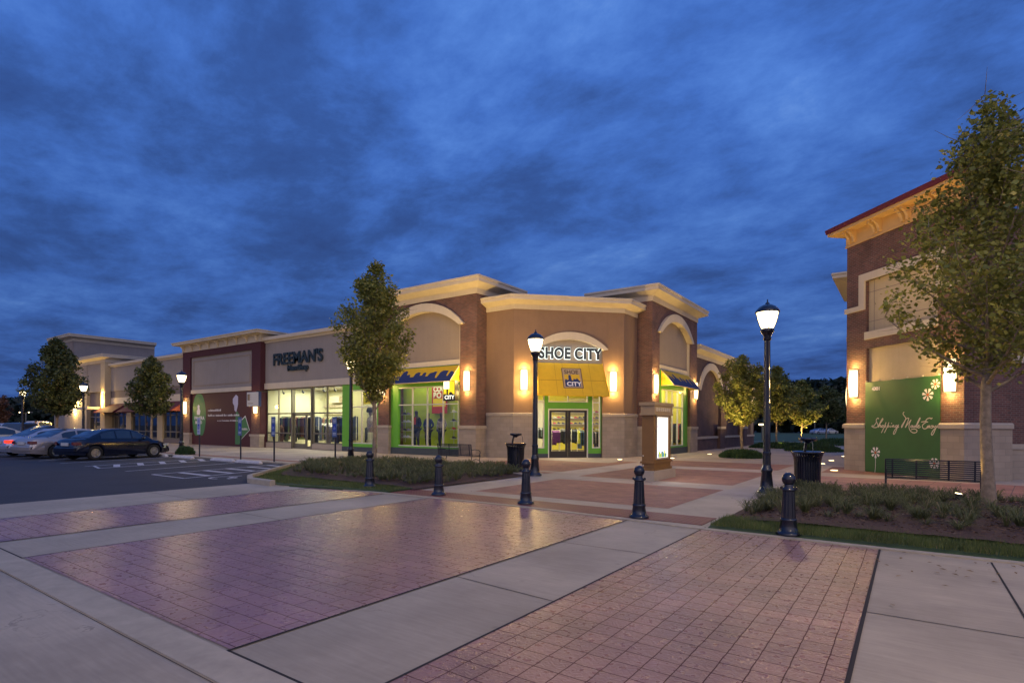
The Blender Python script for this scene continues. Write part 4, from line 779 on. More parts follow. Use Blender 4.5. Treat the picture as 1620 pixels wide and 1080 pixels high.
# ================================================================== WALL LAMPS
M['lampglow'] = emis('lit_lamp_glass', (1, .78, .40), 3.6)
def wall_lamp(F, s, zc, label, group='wall lamps on the shop fronts', h=1.12, e=46, w_=.17, col=WARM, glow='lampglow'):
    p = F(s, 0, 0); t = thing('wall_lamp', label, 'wall lamp', (p.x, p.y, zc - h / 2), group)
    G2 = lambda a, z, d: F(s + a, z, d)
    b = MB(); n = 10; vs = []; 
    for k in range(9):
        z = zc - h / 2 + .05 + (h - .10) * k / 8; bulge = 1 + .22 * math.sin(math.pi * k / 8)
        for j in range(n + 1):
            a = math.pi * j / n; vs.append(G2(-w_ * math.cos(a) * bulge ** .5, z, .03 + .16 * math.sin(a) * bulge))
    b.add(vs, [(i * (n + 1) + j, i * (n + 1) + j + 1, (i + 1) * (n + 1) + j + 1, (i + 1) * (n + 1) + j) for i in range(8) for j in range(n)], True)
    b.add(vs[:n + 1], [tuple(range(n, -1, -1))]); b.add(vs[-n - 1:], [tuple(range(n + 1))])
    b.build('diffuser', M[glow], t)
    b = MB(); b.fbox(F, s - .12, s + .12, zc - h / 2 + .0, zc + h / 2, .0, .03); b.fbox(F, s - w_ * .9, s + w_ * .9, zc - h / 2 + .0, zc - h / 2 + .045, .03, .17); b.fbox(F, s - w_ * .9, s + w_ * .9, zc + h / 2 - .045, zc + h / 2, .03, .17); b.build('bracket', M['bronze'], t)
    if e:
        for dz in (h / 2 + .06, -h / 2 - .06): lamp('POINT', 'wall_lamp_light', t, F(s, zc + dz, .16), e * .8, col, .07)
        lamp('POINT', 'wall_lamp_light', t, F(s, zc, .5), e * 2.0, col, .14)
    return t
wall_lamp(FL, xl(739), 3.99, 'long lit wall lamp on the brick pier left of the corner, above the bench')
wall_lamp(FL, xl(606), 3.95, 'long lit wall lamp on the brick pier hidden behind the left island tree')
wall_lamp(FQ, .54, 4.01, 'long lit wall lamp on tan stucco left of the yellow entrance awning', e=58)
wall_lamp(FQ, 5.34, 4.01, 'long lit wall lamp on tan stucco right of the yellow entrance awning', e=58)
wall_lamp(FR_, .38, 4.0, 'long lit wall lamp on brick just above the display kiosk')
wall_lamp(FR_, 7.45, 4.0, 'wall lamp half hidden by the corner of the side awning')
wall_lamp(FB, .42, 3.33, 'wall lamp on the left brick pier beside the green banner', e=42)
wall_lamp(FB, WB - .42, 3.30, 'wall lamp on the right brick pier between green banner and bench tree', e=42)
FWg = Frame((9.78, 16), (9.78, 10.2)); wall_lamp(FWg, 4.3, 3.33, 'narrow lit wall lamp peeking out left of the right-hand building', e=25)
wall_lamp(FW, 17.6, 3.6, 'small lit wall lamp at the far end of the brick wing', e=25)
wall_lamp(FD, xd(294), 3.05, 'wall lamp on the left pier of the oxblood tower', e=22)
wall_lamp(FD, xd(405.5), 3.0, 'wall lamp on the right oxblood pier behind the white hanging sign', e=18)
wall_lamp(FT, xt(164), 4.0, 'bright wall lamp on the pilaster of the restaurant tower', e=110, h=1.6)
wall_lamp(FT, xt(124), 4.4, 'upper wall lamp on the yellow lit wall behind the far left tree', e=120, h=.7); wall_lamp(FT, xt(119), 3.2, 'lower wall lamp on the yellow lit wall behind the far left tree', e=120, h=.7)

# ================================================================== SIGNS AND AWNINGS
M['dark_letter'] = mat('near_black_letter_face', (.003, .005, .008), .35, var=0); M['halo'] = emis('letter_halo_light', (.92, 1, .92), 1.9)
def halo_text(F, txt, s, z, h, sx, bold, name, label):
    t = thing(name, label, 'sign', F(s, 0, 0), None); t.location.z = z
    a = text_mb(F, txt, s, z, h, .10, .15, sx, bold, space=1.10); a.build('letter_faces', M['dark_letter'], t)
    a = text_mb(F, txt, s, z, h, .03, .095, sx, bold + .022, space=1.10); a.build('halo', M['halo'], t)
    return t
halo_text(FQ, 'SHOE CITY', q0 + .08, 5.17, .53, .825, .032, 'shop_sign', 'SHOE CITY in dark letters with a white glowing edge over the entrance')
lamp('AREA', 'halo_light', bpy.data.objects['shop_sign'], FQ((q0 + q1) / 2, 5.45, .35), 4, (.95, 1, .9), 3.0, tuple(-FQ.n), sy=.4)
M['letter_navy'] = mat('dark_green_letter', (.008, .022, .028), .5, var=0)
FMn = FM; t = thing('shop_sign', "FREEMAN'S MensShop in unlit dark serif letters on the beige wall", 'sign', (ux(470, -.45), -.5, 5.5))
s0_, s1_ = xm(433), xm(511.5)
a = text_mb(FM, "FREEMAN'S", 0, 5.92, .80, .06, .16, 1., .05); sxs = [v[0] for v in a.v]; w0_ = max(sxs) - min(sxs)
a = text_mb(FM, "FREEMAN'S", s0_, 5.92, .80, .06, .12, (s1_ - s0_) / w0_, .03)
# slab serifs
k = (s1_ - s0_) / 9
a.build('letters', M['letter_navy'], t)
a = text_mb(FM, "MensShop", xm(456), 5.45, .36, .06, .12, 1.12, .03); a.build('letters', M['letter_navy'], t)

def awning(name, label, F, s0, s1, zt, zb, out_, m, valance=.0, rib='cream', flare=.0, group=None, d0=0):
    p = F((s0 + s1) / 2, 0, 0); t = thing(name, label, 'awning', (p.x, p.y, zb), group)
    A0, B0, A1, B1 = F(s0, zt, d0 + .02), F(s1, zt, d0 + .02), F(s0 - flare, zb, d0 + out_), F(s1 + flare, zb, d0 + out_)
    dn = Vector((0, 0, -.03)); b = MB()
    b.hexa([A1 + dn, B1 + dn, B0 + dn, A0 + dn, A1, B1, B0, A0])
    A2, B2 = F(s0, zb, d0 + .02), F(s1, zb, d0 + .02)
    b.add([A0, A1, A2], [(0, 1, 2)]); b.add([B0, B2, B1], [(0, 1, 2)])
    if valance: b.add([A1, B1, B1 + Vector((0, 0, -valance)), A1 + Vector((0, 0, -valance))], [(0, 1, 2, 3)])
    b.build('canvas', M[m], t)
    b = MB(); b.tube([A0 + Vector((0, 0, .01)), A1 + Vector((0, 0, .01))], .022, 6); b.tube([B0 + Vector((0, 0, .01)), B1 + Vector((0, 0, .01))], .022, 6); b.tube([A1, B1], .018, 6); b.tube([A1, A2], .016, 6); b.tube([B1, B2], .016, 6); b.build('frame', M[rib], t)
    L_ = (B0 - A0).length; ex = (B0 - A0).normalized(); mid0 = (A0 + B0) / 2; mid1 = (A1 + B1) / 2; ey = (mid1 - mid0); H2 = ey.length; ey.normalize(); nn = ex.cross(ey) * -1
    if nn.dot(F.n) < 0: nn = -nn
    return t, (lambda a, v, d=0: A0 + ex * a + ey * v + nn * (.006 + d)), L_, H2
def flat(P, polys, m, name, parent, d=0):
    b = MB()
    for q in polys: b.add([P(x, y, d) for x, y in q], [tuple(range(len(q)))])
    return b.build(name, m if not isinstance(m, str) else M[m], parent)
t, P, LA, HA = awning('entrance_awning', 'steep yellow canvas awning with a small square logo over the entrance door', FQ, q0 + .02, q1 - .02, 4.93, 3.2, .9, 'yellow', rib='yellow', flare=.13)
M['seam'] = mat('canvas_seam', (.38, .22, .01), .8, var=0)
flat(P, [[(0, HA * .53), (LA, HA * .53), (LA, HA * .545), (0, HA * .545)]] + [[(LA * f, 0), (LA * f + .015, 0), (LA * f + .015, HA), (LA * f, HA)] for f in (.25, .37, .63, .78)], 'seam', 'seams', t)
lx, ly, lw, lh = LA * .35, HA * .16, 1.06, HA * .62
q = lambda a, v: (lx + a * lw, ly + v * lh)
M['logo_brown'] = mat('logo_brown', (.10, .06, .03), .7, var=0); M['logo_tan'] = mat('logo_tan', (.42, .30, .16), .7, var=0)
flat(P, [[q(0, 0), q(1, 0), q(1, 1), q(0, 1)]], 'logo_brown', 'logo', t, .001)
flat(P, [[q(.04, .03), q(.96, .03), q(.96, .97), q(.04, .97)]], 'logo_tan', 'logo', t, .002)
flat(P, [[q(.11, .32), q(.88, .32), q(.88, .66), q(.11, .66)]], 'yellow', 'logo', t, .003)
sky_line = [(.11, .92), (.11, .62), (.15, .55), (.2, .55), (.23, .6), (.30, .58), (.31, .38), (.35, .34), (.43, .36), (.46, .6), (.53, .62), (.55, .52), (.62, .55), (.68, .56), (.72, .49), (.88, .66), (.88, .92)]
flat(P, [[q(a, v) for a, v in sky_line]], 'navy', 'logo', t, .004)
PF = lambda x, y, d=0: P(lx + x, ly + lh - y, .005 + d)
a = text_mb(PF, 'SHOE', .13, lh * .71, lh * .19, 0, .002, .92, .008); a.build('logo', M['logo_brown'], t)
a = text_mb(PF, 'CITY', .20, lh * .12, lh * .19, 0, .002, 1.08, .010); a.build('logo', M['white'], t)
SK = [(0, 1.2), (0, .62), (.05, .60), (.055, .40), (.10, .34), (.12, .40), (.125, .70), (.14, .70), (.15, .40), (.20, .36), (.205, .52), (.25, .5), (.26, .22), (.29, .15), (.32, .20), (.335, .45), (.38, .42), (.40, .62), (.45, .60), (.455, .36), (.49, .30), (.52, .34), (.53, .55), (.56, .53), (.565, .36), (.60, .34), (.62, .62), (.645, .62), (.66, .42), (.70, .38), (.72, .32), (.75, .34), (.765, .75), (.79, .75), (.80, .40), (.83, .30), (.90, .32), (.905, .66), (.925, .66), (.935, .36), (.97, .40), (1.0, .55), (1.0, 1.2)]
for F, s0, s1, dd, lab in ((FL, a0 + .05, a1 - .02, 0, 'yellow awning with a navy skyline over the mannequin window'), (FR_, 1.35, 6.2, 0, 'yellow awning with a navy skyline on the side of the right tower')):
    t, P, LA, HA = awning('window_awning', lab, F, s0, s1, 4.86, 3.98, .75, 'yellow', rib='cream', group=None)
    b = MB(); vs = [P(x * LA, min(y, 1) * HA, .004) for x, y in SK]
    b = MB(); lo = [(x, y) for x, y in SK[1:-1]]
    for (x0, y0), (x1, y1) in zip(lo, lo[1:]): b.add([P(x0 * LA, min(y0, 1) * HA, .004), P(x1 * LA, min(y1, 1) * HA, .004), P(x1 * LA, HA * .995, .004), P(x0 * LA, HA * .995, .004)], [(0, 1, 2, 3)])
    b.build('skyline_print', M['navy'], t)
# maroon awnings on the cafe
lab3 = ['maroon awning nearest the restaurant tower, washed by its lamp', 'middle maroon awning between two buff piers', 'maroon awning beside the oxblood tower, half behind the small tree']
for (a, c), lb in zip(gaps, lab3): awning('cafe_awning', lb, FC, a - .2, c + .2 if c < 16 else c - .15, 3.68, 2.8, 1.3, 'maroon', rib='maroon', group='maroon awnings of the restaurant')

# blade sign by the mannequin window
M['lityellow'] = emis('lit_yellow_face', (1, .72, .03), 1.3); M['litwhite'] = emis('lit_pale_face', (1, .95, .62), 2.6); M['signblack'] = mat('sign_black', (.01, .01, .01), .5, var=0)
bx0, bx1 = ux(702, -1.5), ux(720.5, -1.5)
FBs = Frame((bx0, -1.55), (bx1, -1.55)); t = thing('blade_sign', 'small box sign, lit yellow above black, reading CITY, beside the mannequins', 'sign', ((bx0 + bx1) / 2, -1.4, 2.9))
z0_, z1_ = 2.95, 4.0; wS = FBs.len
pb(t, 'case', 'signblack', (0, wS, z0_, z1_, -.28, 0), F=FBs); pb(t, 'bracket', 'signblack', (wS * .45, wS * .55, z1_, z1_ + .06, -.75, 0), F=FBs)
flat(lambda x, y, d=0: FBs(x, y, .003 + d), [[(.03, z0_ + .34), (wS - .03, z0_ + .34), (wS - .03, z1_ - .03), (.03, z1_ - .03)]], 'lityellow', 'lit_face', t)
flat(lambda x, y, d=0: FBs(x, y, .005 + d), [[(.03, z0_ + .62), (wS * .52, z0_ + .62), (wS * .52, z1_ - .03), (.03, z1_ - .03)]], 'litwhite', 'lit_face', t)
flat(lambda x, y, d=0: FBs(x, y, .007 + d), [[(wS * .28, z0_ + .3), (wS * .42, z0_ + .3), (wS * .42, z0_ + .62), (wS * .28, z0_ + .62)], [(.08, z0_ + .3), (.18, z0_ + .3), (.13, z0_ + .46)], [(wS * .5, z0_ + .3), (wS * .9, z0_ + .3), (wS * .7, z0_ + .46), (wS * .52, z0_ + .44)]], 'signblack', 'skyline_print', t)
a = text_mb(FBs, 'CITY', wS * .12, z0_ + .09, .19, .003, .008, 1.05 * wS / .75, .008); a.build('letters', emis('lit_letter', (1, .95, .8), 1.5), t)
# hanging sign on the oxblood tower
hx0, hx1 = ux(390, -1.6), ux(409, -1.6); FH = Frame((hx0, -1.6), (hx1, -1.6)); wH = FH.len
t = thing('hanging_sign', 'white rectangular hanging sign with a dark square, on the oxblood pier', 'sign', ((hx0 + hx1) / 2, -1.4, 3.1))
pb(t, 'case', 'navy', (0, wH, 2.95, 4.0, -.2, 0), F=FH); pb(t, 'face', mat('sign_white', (.6, .58, .52), .6, var=0), (.06, wH - .03, 2.98, 3.97, .0, .012), F=FH); pb(t, 'bracket', 'signblack', (wH * .8, wH * .88, 4.0, 4.06, -.75, 0), F=FH)
b = MB(); b.fbox(FH, .15, .45, 3.4, 3.83, .012, .02); b.build('motif', M['signblack'], t)
b = MB(); b.fbox(FH, .27, .44, 3.42, 3.81, .02, .024); b.build('motif', M['logo_tan'], t)
b = MB(); [b.fbox(FH, .18 + i * .085, .24 + i * .085, 3.14, 3.20, .012, .017) for i in range(8)]; [b.fbox(FH, .55, .60 + .02 * (i % 2), 3.78 - i * .16, 3.81 - i * .16, .012, .017) for i in range(3)]; b.build('letters', M['taupe'], t)

# printed hoarding: green ellipse, white script, pale silhouette and a green tag
t = thing('printed_hoarding', 'wine-red hoarding graphics with a tall green oval, white lines and a green pentagon', 'hoarding', ((-26.1 - 37.9) / 2, -1.0, 0))
PHx = lambda x, y, d=0: FD(x, y, -.145 + d)
M['leafgreen'] = mat('hoarding_green', (.06, .20, .07), .6, var=.05)
hs = lambda zx: xd(296 + zx / 12.0)
def hz(zx, zy):  # height on the hoarding for a point of its picture
    r = _ray(296 + zx / 12.0, 615 + zy / 12.0); k_ = (-.7 - CAMP[1]) / r[1]; return 1.65 + r[2] * k_
el = [(p0 + .25 + 1.15 * (1 + math.cos(a_ / 24 * 2 * math.pi)) - .2, 2.35 + 1.95 * math.sin(a_ / 24 * 2 * math.pi)) for a_ in range(24)]
el = [(max(x, p0 + .12), min(max(z, .75), 4.19)) for x, z in el]
flat(PHx, [el], 'leafgreen', 'oval', t)
a = text_mb(lambda x, y, d=0: PHx(x, y, .004 + d), 'PANERA', p0 + .45, 2.05, .27, 0, .003, 1.15, .01); a.build('letters', M['offwhite'], t)
a = text_mb(lambda x, y, d=0: PHx(x, y, .004 + d), 'BREAD', p0 + .62, 1.72, .22, 0, .003, 1.15, .01); a.build('letters', M['offwhite'], t)
flat(PHx, [[(p0 + .9, 2.45), (p0 + 1.35, 2.45), (p0 + 1.45, 2.75), (p0 + 1.3, 3.0), (p0 + 1.32, 3.2), (p0 + 1.1, 3.3), (p0 + .95, 3.15), (p0 + 1.0, 2.95), (p0 + .85, 2.75)]], 'offwhite', 'figure_motif', t, .004)
b = MB(); rr_ = random.Random(4)
for row, (x0, x1, z, h_) in enumerate(((p0 + 2.7, p0 + 4.6, 2.72, .16), (p0 + 2.7, p0 + 7.3, 2.32, .15), (p0 + 4.2, p0 + 7.2, 1.92, .10))):
    x = x0
    while x < x1:
        w_ = rr_.uniform(.07, .14); hh = h_ * rr_.choice((.7, .8, 1)); 
        b.quad(PHx(x, z, .004), PHx(x + w_, z, .004), PHx(x + w_ * .9, z + hh, .004), PHx(x + w_ * .1, z + hh, .004)); x += w_ + rr_.choice((.03, .03, .035, .12))
b.build('print_lines', M['offwhite'], t)
xe = p1
flat(PHx, [[(xe - 2.85, 3.65), (xe - 2.4, 3.95), (xe - 2.1, 3.8), (xe - 2.1, 3.2), (xe - 2.35, 2.6), (xe - 2.6, 2.75), (xe - 2.65, 3.1), (xe - 2.85, 3.3)]], mat('pale_lilac_print', (.55, .52, .62), .7, var=0), 'silhouette', t, .004)
flat(PHx, [[(xe - 2.5, .15), (xe - 1.9, .15), (xe - 1.7, .4), (xe - 1.6, 1.9), (xe - 1.9, 2.4), (xe - 2.2, 2.7), (xe - 2.45, 2.5)]], 'leafgreen', 'stem_shape', t, .002)
flat(PHx, [[(xe - 1.75, .45), (xe - .45, 1.25), (xe - 1.05, 2.35), (xe - 1.75, 1.95)]], 'white', 'tag_edge', t, .006)
flat(PHx, [[(xe - 1.70, .52), (xe - .52, 1.25), (xe - 1.07, 2.25), (xe - 1.70, 1.9)]], 'leafgreen', 'tag', t, .008)
a = text_mb(lambda x, y, d=0: PHx(x, y, .010 + d), 'PANERA', xe - 1.62, 1.25, .15, 0, .003, 1.1, .004); a.build('letters', M['offwhite'], t)

# ---------------- banner on the right building
t = thing('fabric_banner', 'large green banner reading Shopping Made Easy, with white daisies, beside the bench', 'banner', (11.9, .4, 0))
M['bannergreen'] = mat('banner_green_vinyl', (.028, .115, .03), .55, var=.12, vscale=1.5)
bs0, bs1 = 1.0, WB - .74
b = MB(); nx, nz = 48, 48; vs = []
def bd(s, z):
    u = (s - bs0) / (bs1 - bs0); v = z / 3.35
    r_ = .05 + .010 * math.sin(u * 7 + v * 3) ; r_ += .022 * math.exp(-((u - .28 * (1.15 - v) * 2.2 + .02) / .035) ** 2) * max(0, v - .35) ; r_ += .02 * math.exp(-((u - .12 - .5 * (1 - v)) / .03) ** 2) * max(0, v - .5); r_ += .012 * math.sin(v * 40 + u * 6) * math.exp(-((v - .985) / .02) ** 2)
    return r_
for j in range(nz + 1):
    for i in range(nx + 1):
        s = bs0 + (bs1 - bs0) * i / nx; z = .03 + 3.32 * j / nz; z += -.02 * abs(math.sin(i / nx * math.pi * 5)) * (j / nz) ** 30
        vs.append(FB(s, z, bd(s, z)))
b.add(vs, [(j * (nx + 1) + i, j * (nx + 1) + i + 1, (j + 1) * (nx + 1) + i + 1, (j + 1) * (nx + 1) + i) for j in range(nz) for i in range(nx)], True); b.build('fabric', M['bannergreen'], t)
def onB(px_, py_):
    r = _ray(px_, py_); o = FB.o + FB.n * .06; m_ = np.array([[r[0], -FB.t.x], [r[1], -FB.t.y]]); q_ = np.linalg.solve(m_, [o.x - CAMP[0], o.y - CAMP[1]]); return float(q_[1]), 1.65 + r[2] * float(q_[0])
PBn = lambda x, y, d=0: FB(x, y, bd(x, y) + .007 + d)
T1 = lambda pts: [onB(1375 + x / 21.6, 645 + y / 21.6) for x, y in pts]; T2 = lambda pts: [onB(1425 + x / 21.6, 645 + y / 21.6) for x, y in pts]
W1 = [[(320, 380), (315, 355), (285, 350), (245, 400), (245, 460), (280, 530), (300, 600), (270, 655), (180, 670), (95, 630), (120, 605), (165, 610), (205, 555), (248, 485)],
      [(300, 650), (340, 560), (400, 440), (445, 365), (465, 370), (450, 420), (350, 570), (320, 660), (360, 595), (395, 590), (385, 645), (412, 655), (440, 630)],
      [(460, 590), (425, 615), (425, 655), (460, 655), (478, 615), (460, 590), (500, 600)], [(572, 490), (500, 670), (415, 850)], [(505, 630), (545, 590), (562, 610), (545, 650), (505, 660)],
      [(672, 490), (600, 670), (515, 850)], [(605, 630), (645, 590), (662, 610), (645, 650), (605, 660)], [(715, 595), (700, 645), (735, 650)], [(745, 522), (772, 530)],
      [(770, 600), (775, 655), (800, 605), (835, 590), (832, 650), (865, 645)], [(950, 600), (905, 598), (885, 640), (920, 660), (995, 575), (945, 690), (880, 850), (835, 895), (822, 850), (890, 720), (1010, 640)]]
W2 = [[(112, 135), (75, 180), (80, 230), (130, 290), (165, 360), (120, 480), (50, 620), (15, 668), (25, 600), (90, 500), (165, 385), (230, 350), (270, 365), (210, 520), (145, 668), (200, 590), (280, 490), (348, 405), (300, 510), (275, 620), (290, 720), (340, 800), (430, 848), (520, 835), (558, 780), (510, 730), (420, 718), (350, 742)],
      [(405, 600), (350, 608), (335, 655), (375, 662), (422, 600), (405, 655), (445, 655)], [(505, 605), (462, 618), (455, 662), (500, 645), (580, 480), (648, 350), (668, 360), (600, 500), (530, 640), (548, 668), (580, 640)],
      [(580, 640), (635, 612), (622, 582), (585, 620), (592, 680), (640, 672), (682, 630)], [(1085, 335), (1045, 372), (1015, 345), (950, 355), (890, 390), (850, 450), (770, 470), (700, 480)], [(850, 450), (890, 468), (940, 482)],
      [(890, 475), (790, 540), (742, 610), (760, 680), (812, 712), (880, 695), (930, 640)], [(985, 605), (930, 620), (902, 665), (950, 665), (1000, 600), (985, 665), (1025, 665)], [(1030, 640), (1080, 598), (1100, 640), (1075, 685), (1030, 680)],
      [(1135, 600), (1120, 645), (1160, 655), (1205, 600)], [(1262, 590), (1200, 700), (1130, 860), (1078, 925), (1052, 880), (1120, 760), (1220, 670), (1295, 640)]]
b = MB(); strokes(PBn, [T1(q_) for q_ in W1] + [T2(q_) for q_ in W2], .030, 0, b); b.build('script_lettering', mat('banner_cream_ink', (.62, .56, .42), .6, var=0), t)
a = text_mb(PBn, '4301', onB(1379.5, 617.5)[0], onB(1379.5, 617.5)[1], .12, 0, .002, 1.05, .008); a.build('number', M['offwhite'], t)
for zx, zy, rr in ((775, 117, .16), (695, 230, .2), (137, 847, .2), (765, 965, .18)):
    cs, cz = onB(1365 + zx / 6.754, 590 + zy / 6.754); b = MB()
    for k in range(7):
        a_ = k / 7 * 2 * math.pi + .25; pt = lambda r_, da: PBn(cs + r_ * math.cos(a_ + da), cz + r_ * math.sin(a_ + da), .001)
        b.add([pt(rr * .15, 0), pt(rr * .95, -.27), pt(rr * 1.05, -.1), pt(rr * .97, .0), pt(rr * 1.05, .1), pt(rr * .95, .27)], [(0, 1, 2, 3), (0, 3, 4, 5)])
    if zx == 137: strokes(PBn, [[(cs, cz - rr), (cs - .0, cz - .5), (cs - .04, cz - .85)]], .018, .0, b)
    dz = b.build('daisy', M['offwhite'], t)
    b = MB(); b.add([PBn(cs + rr * .24 * math.cos(k / 10 * 6.283), cz + rr * .24 * math.sin(k / 10 * 6.283), .004) for k in range(10)], [tuple(range(10))]); b.build('daisy_centre', mat('daisy_orange', (.50, .12, .03), .7, var=0), dz)
b = MB()
for k in range(6): p = FB(bs0 + .05 + (bs1 - bs0 - .1) * k / 5, 3.37, .05); b.lathe([(.0, -.03), (.03, -.02), (.03, .02), (.0, .03)], 8, p)
b.build('eyelets', M['cream'], t)

# ================================================================== STREET FURNITURE
M['disc'] = emis('lit_ground_lens', (1, .78, .42), 6)
M['globe'] = emis('lit_lantern_glass', (1, .78, .40), 8)
def street_lamp(label, loc, e=250):
    t = thing('street_lamp', label, 'street lamp', (0, 0, 0), 'acorn street lamps along the pavement')
    b = MB(); b.lathe([(.23, 0), (.23, .05), (.19, .07), (.16, .12), (.15, .2), (.12, .50), (.135, .54), (.135, .60), (.11, .64), (.10, .70)], 24); b.build('base', M['black'], t)
    b = MB(); b.lathe([(.098, .66), (.095, .95), (.105, .97), (.105, 1.01), (.088, 1.03), (.072, 3.85)], 20, flute=.10, smooth=False); b.build('pole', M['black'], t)
    b = MB(); b.lathe([(.075, 3.82), (.10, 3.86), (.085, 3.92), (.11, 3.98), (.155, 4.04), (.165, 4.10), (.13, 4.13)], 20); b.build('collar', M['black'], t)
    b = MB(); b.lathe([(.125, 4.12), (.17, 4.22), (.22, 4.38), (.245, 4.50), (.25, 4.53)], 20); g = b.build('lantern_glass', M['globe'], t)
    b = MB(); b.lathe([(.285, 4.52), (.29, 4.55), (.26, 4.60), (.20, 4.67), (.11, 4.72), (.06, 4.73), (.055, 4.76), (.02, 4.79), (.012, 4.86), (0, 4.87)], 24); b.build('cap', M['black'], t)
    for k in range(4):
        a = k * math.pi / 2 + .4; b = MB(); b.tube([(.13 * math.cos(a), .13 * math.sin(a), 4.08), (.21 * math.cos(a), .21 * math.sin(a), 4.28), (.27 * math.cos(a), .27 * math.sin(a), 4.53)], .011, 5); b.build('cage_rib', M['black'], t)
    l1 = lamp('POINT', 'lantern_light', t, (0, 0, 4.36), e, WARM2, .14); g.visible_shadow = False
    t.location = loc; return t
lampA = street_lamp('nearest tall acorn street lamp between the kiosk and the big litter bin', (9.45, -8.3, 0))
for label, loc in (('street lamp in front of the entrance, beside the left litter bin', (2.2, -7.83, 0)), ('street lamp behind the planting island, partly under the tall left tree', (-7.91, -7.29, 0)),
                   ('street lamp standing in front of the oxblood tower', (-22.58, -7.82, 0)), ('street lamp between the far left tree and the restaurant tower', (-38.7, -7.6, 0)), ('farthest street lamp at the left edge against the dark woods', (-53.0, -7.7, 0))):
    dup(lampA, loc, 0, label)
def bollard():
    t = thing('bollard', '', 'bollard', (0, 0, 0), 'ball-topped bollards across the driveway edge')
    b = MB(); b.lathe([(.175, 0), (.178, .03), (.165, .045), (.13, .06), (.125, .12), (.112, .2), (.118, .215), (.118, .24), (.105, .25)], 24); b.build('base', M['black'], t)
    b = MB(); b.lathe([(.104, .24), (.082, .66)], 28, flute=.07, smooth=False); b.lathe([(.082, .655), (.095, .665), (.095, .69), (.07, .71), (.06, .73), (.068, .75), (.05, .76)], 24); b.build('shaft', M['black'], t)
    b = MB(); b.lathe([(0, .735), (.04, .742), (.072, .765), (.092, .80), (.098, .838), (.092, .875), (.072, .91), (.04, .932), (0, .938)], 24); b.build('ball', M['black'], t)
    b = MB()
    for s in (-1, 1): b.lathe([(.012 * 1, -.012), (.024, -.012), (.024, .012), (.012, .012)], 10, (s * .098, 0, .70), axis='y')
    b.build('eyelet', M['black'], t)
    return t
bo = bollard(); bo.location = (10.89, -14.19, .03); bo['label'] = 'nearest bollard, on the grass edge in front of the right planting bed'
for label, loc in (('bollard in front of the kiosk, second from the right', (8.4, -13.94, .01)), ('middle bollard, on the tactile strip below the entrance lamp post', (5.76, -13.67, .01)), ('bollard just left of the middle one, in front of the metal bench', (3.27, -13.67, .01)), ('bollard at the left end, against the grass of the planting island', (.92, -13.75, .05))): dup(bo, loc, .3, label)
def litter_bin():
    t = thing('litter_bin', '', 'litter bin', (0, 0, 0), 'ribbed litter bins with raised ash trays')
    b = MB(); b.lathe([(.27, .03), (.30, .05), (.30, .10), (.285, .10), (.285, .90), (.05, .90)], 28); b.build('liner', M['blackrough'], t)
    for k in range(34):
        a = k / 34 * 2 * math.pi; c_, s_ = math.cos(a), math.sin(a); b = MB() if k == 0 else b
        w_ = .018; pts = [(.30, .02), (.305, .5), (.31, .78), (.33, .9), (.37, 1.0), (.375, 1.02)]
        for (r0, z0), (r1, z1) in zip(pts, pts[1:]):
            b.add([(r0 * c_ + s_ * w_, r0 * s_ - c_ * w_, z0), (r0 * c_ - s_ * w_, r0 * s_ + c_ * w_, z0), (r1 * c_ - s_ * w_, r1 * s_ + c_ * w_, z1), (r1 * c_ + s_ * w_, r1 * s_ - c_ * w_, z1),
                   ((r0 - .012) * c_ + s_ * w_, (r0 - .012) * s_ - c_ * w_, z0), ((r0 - .012) * c_ - s_ * w_, (r0 - .012) * s_ + c_ * w_, z0), ((r1 - .012) * c_ - s_ * w_, (r1 - .012) * s_ + c_ * w_, z1), ((r1 - .012) * c_ + s_ * w_, (r1 - .012) * s_ - c_ * w_, z1)], [(0, 1, 2, 3), (0, 3, 7, 4), (1, 5, 6, 2)])
    b.build('ribs', M['black'], t)
    b = MB(); b.lathe([(.36, .99), (.385, 1.0), (.39, 1.03), (.36, 1.04), (.2, 1.0), (.16, .97)], 32); b.build('rim', M['black'], t)
    b = MB(); b.tube([(.14, 0, .95), (.10, 0, 1.18), (.06, 0, 1.30)], .035, 8); b.lathe([(.04, 1.24), (.08, 1.28), (.21, 1.32), (.22, 1.38), (.19, 1.385), (.17, 1.34), (0, 1.34)], 20); b.build('ash_tray', M['black'], t)
    b = MB(); b.tube([(-.18, 0, 1.36), (-.24, 0, 1.25), (-.26, 0, 1.02)], .008, 5); b.build('chain', M['black'], t)
    return t
lb = litter_bin(); lb.location = (10.26, -7.51, 0); lb.rotation_euler.z = 2.2; lb['label'] = 'big dark litter bin beside the nearest street lamp, behind the planting'
dup(lb, (.81, -6.96, 0), -2.6, 'dark litter bin between the bench and the entrance lamp post')
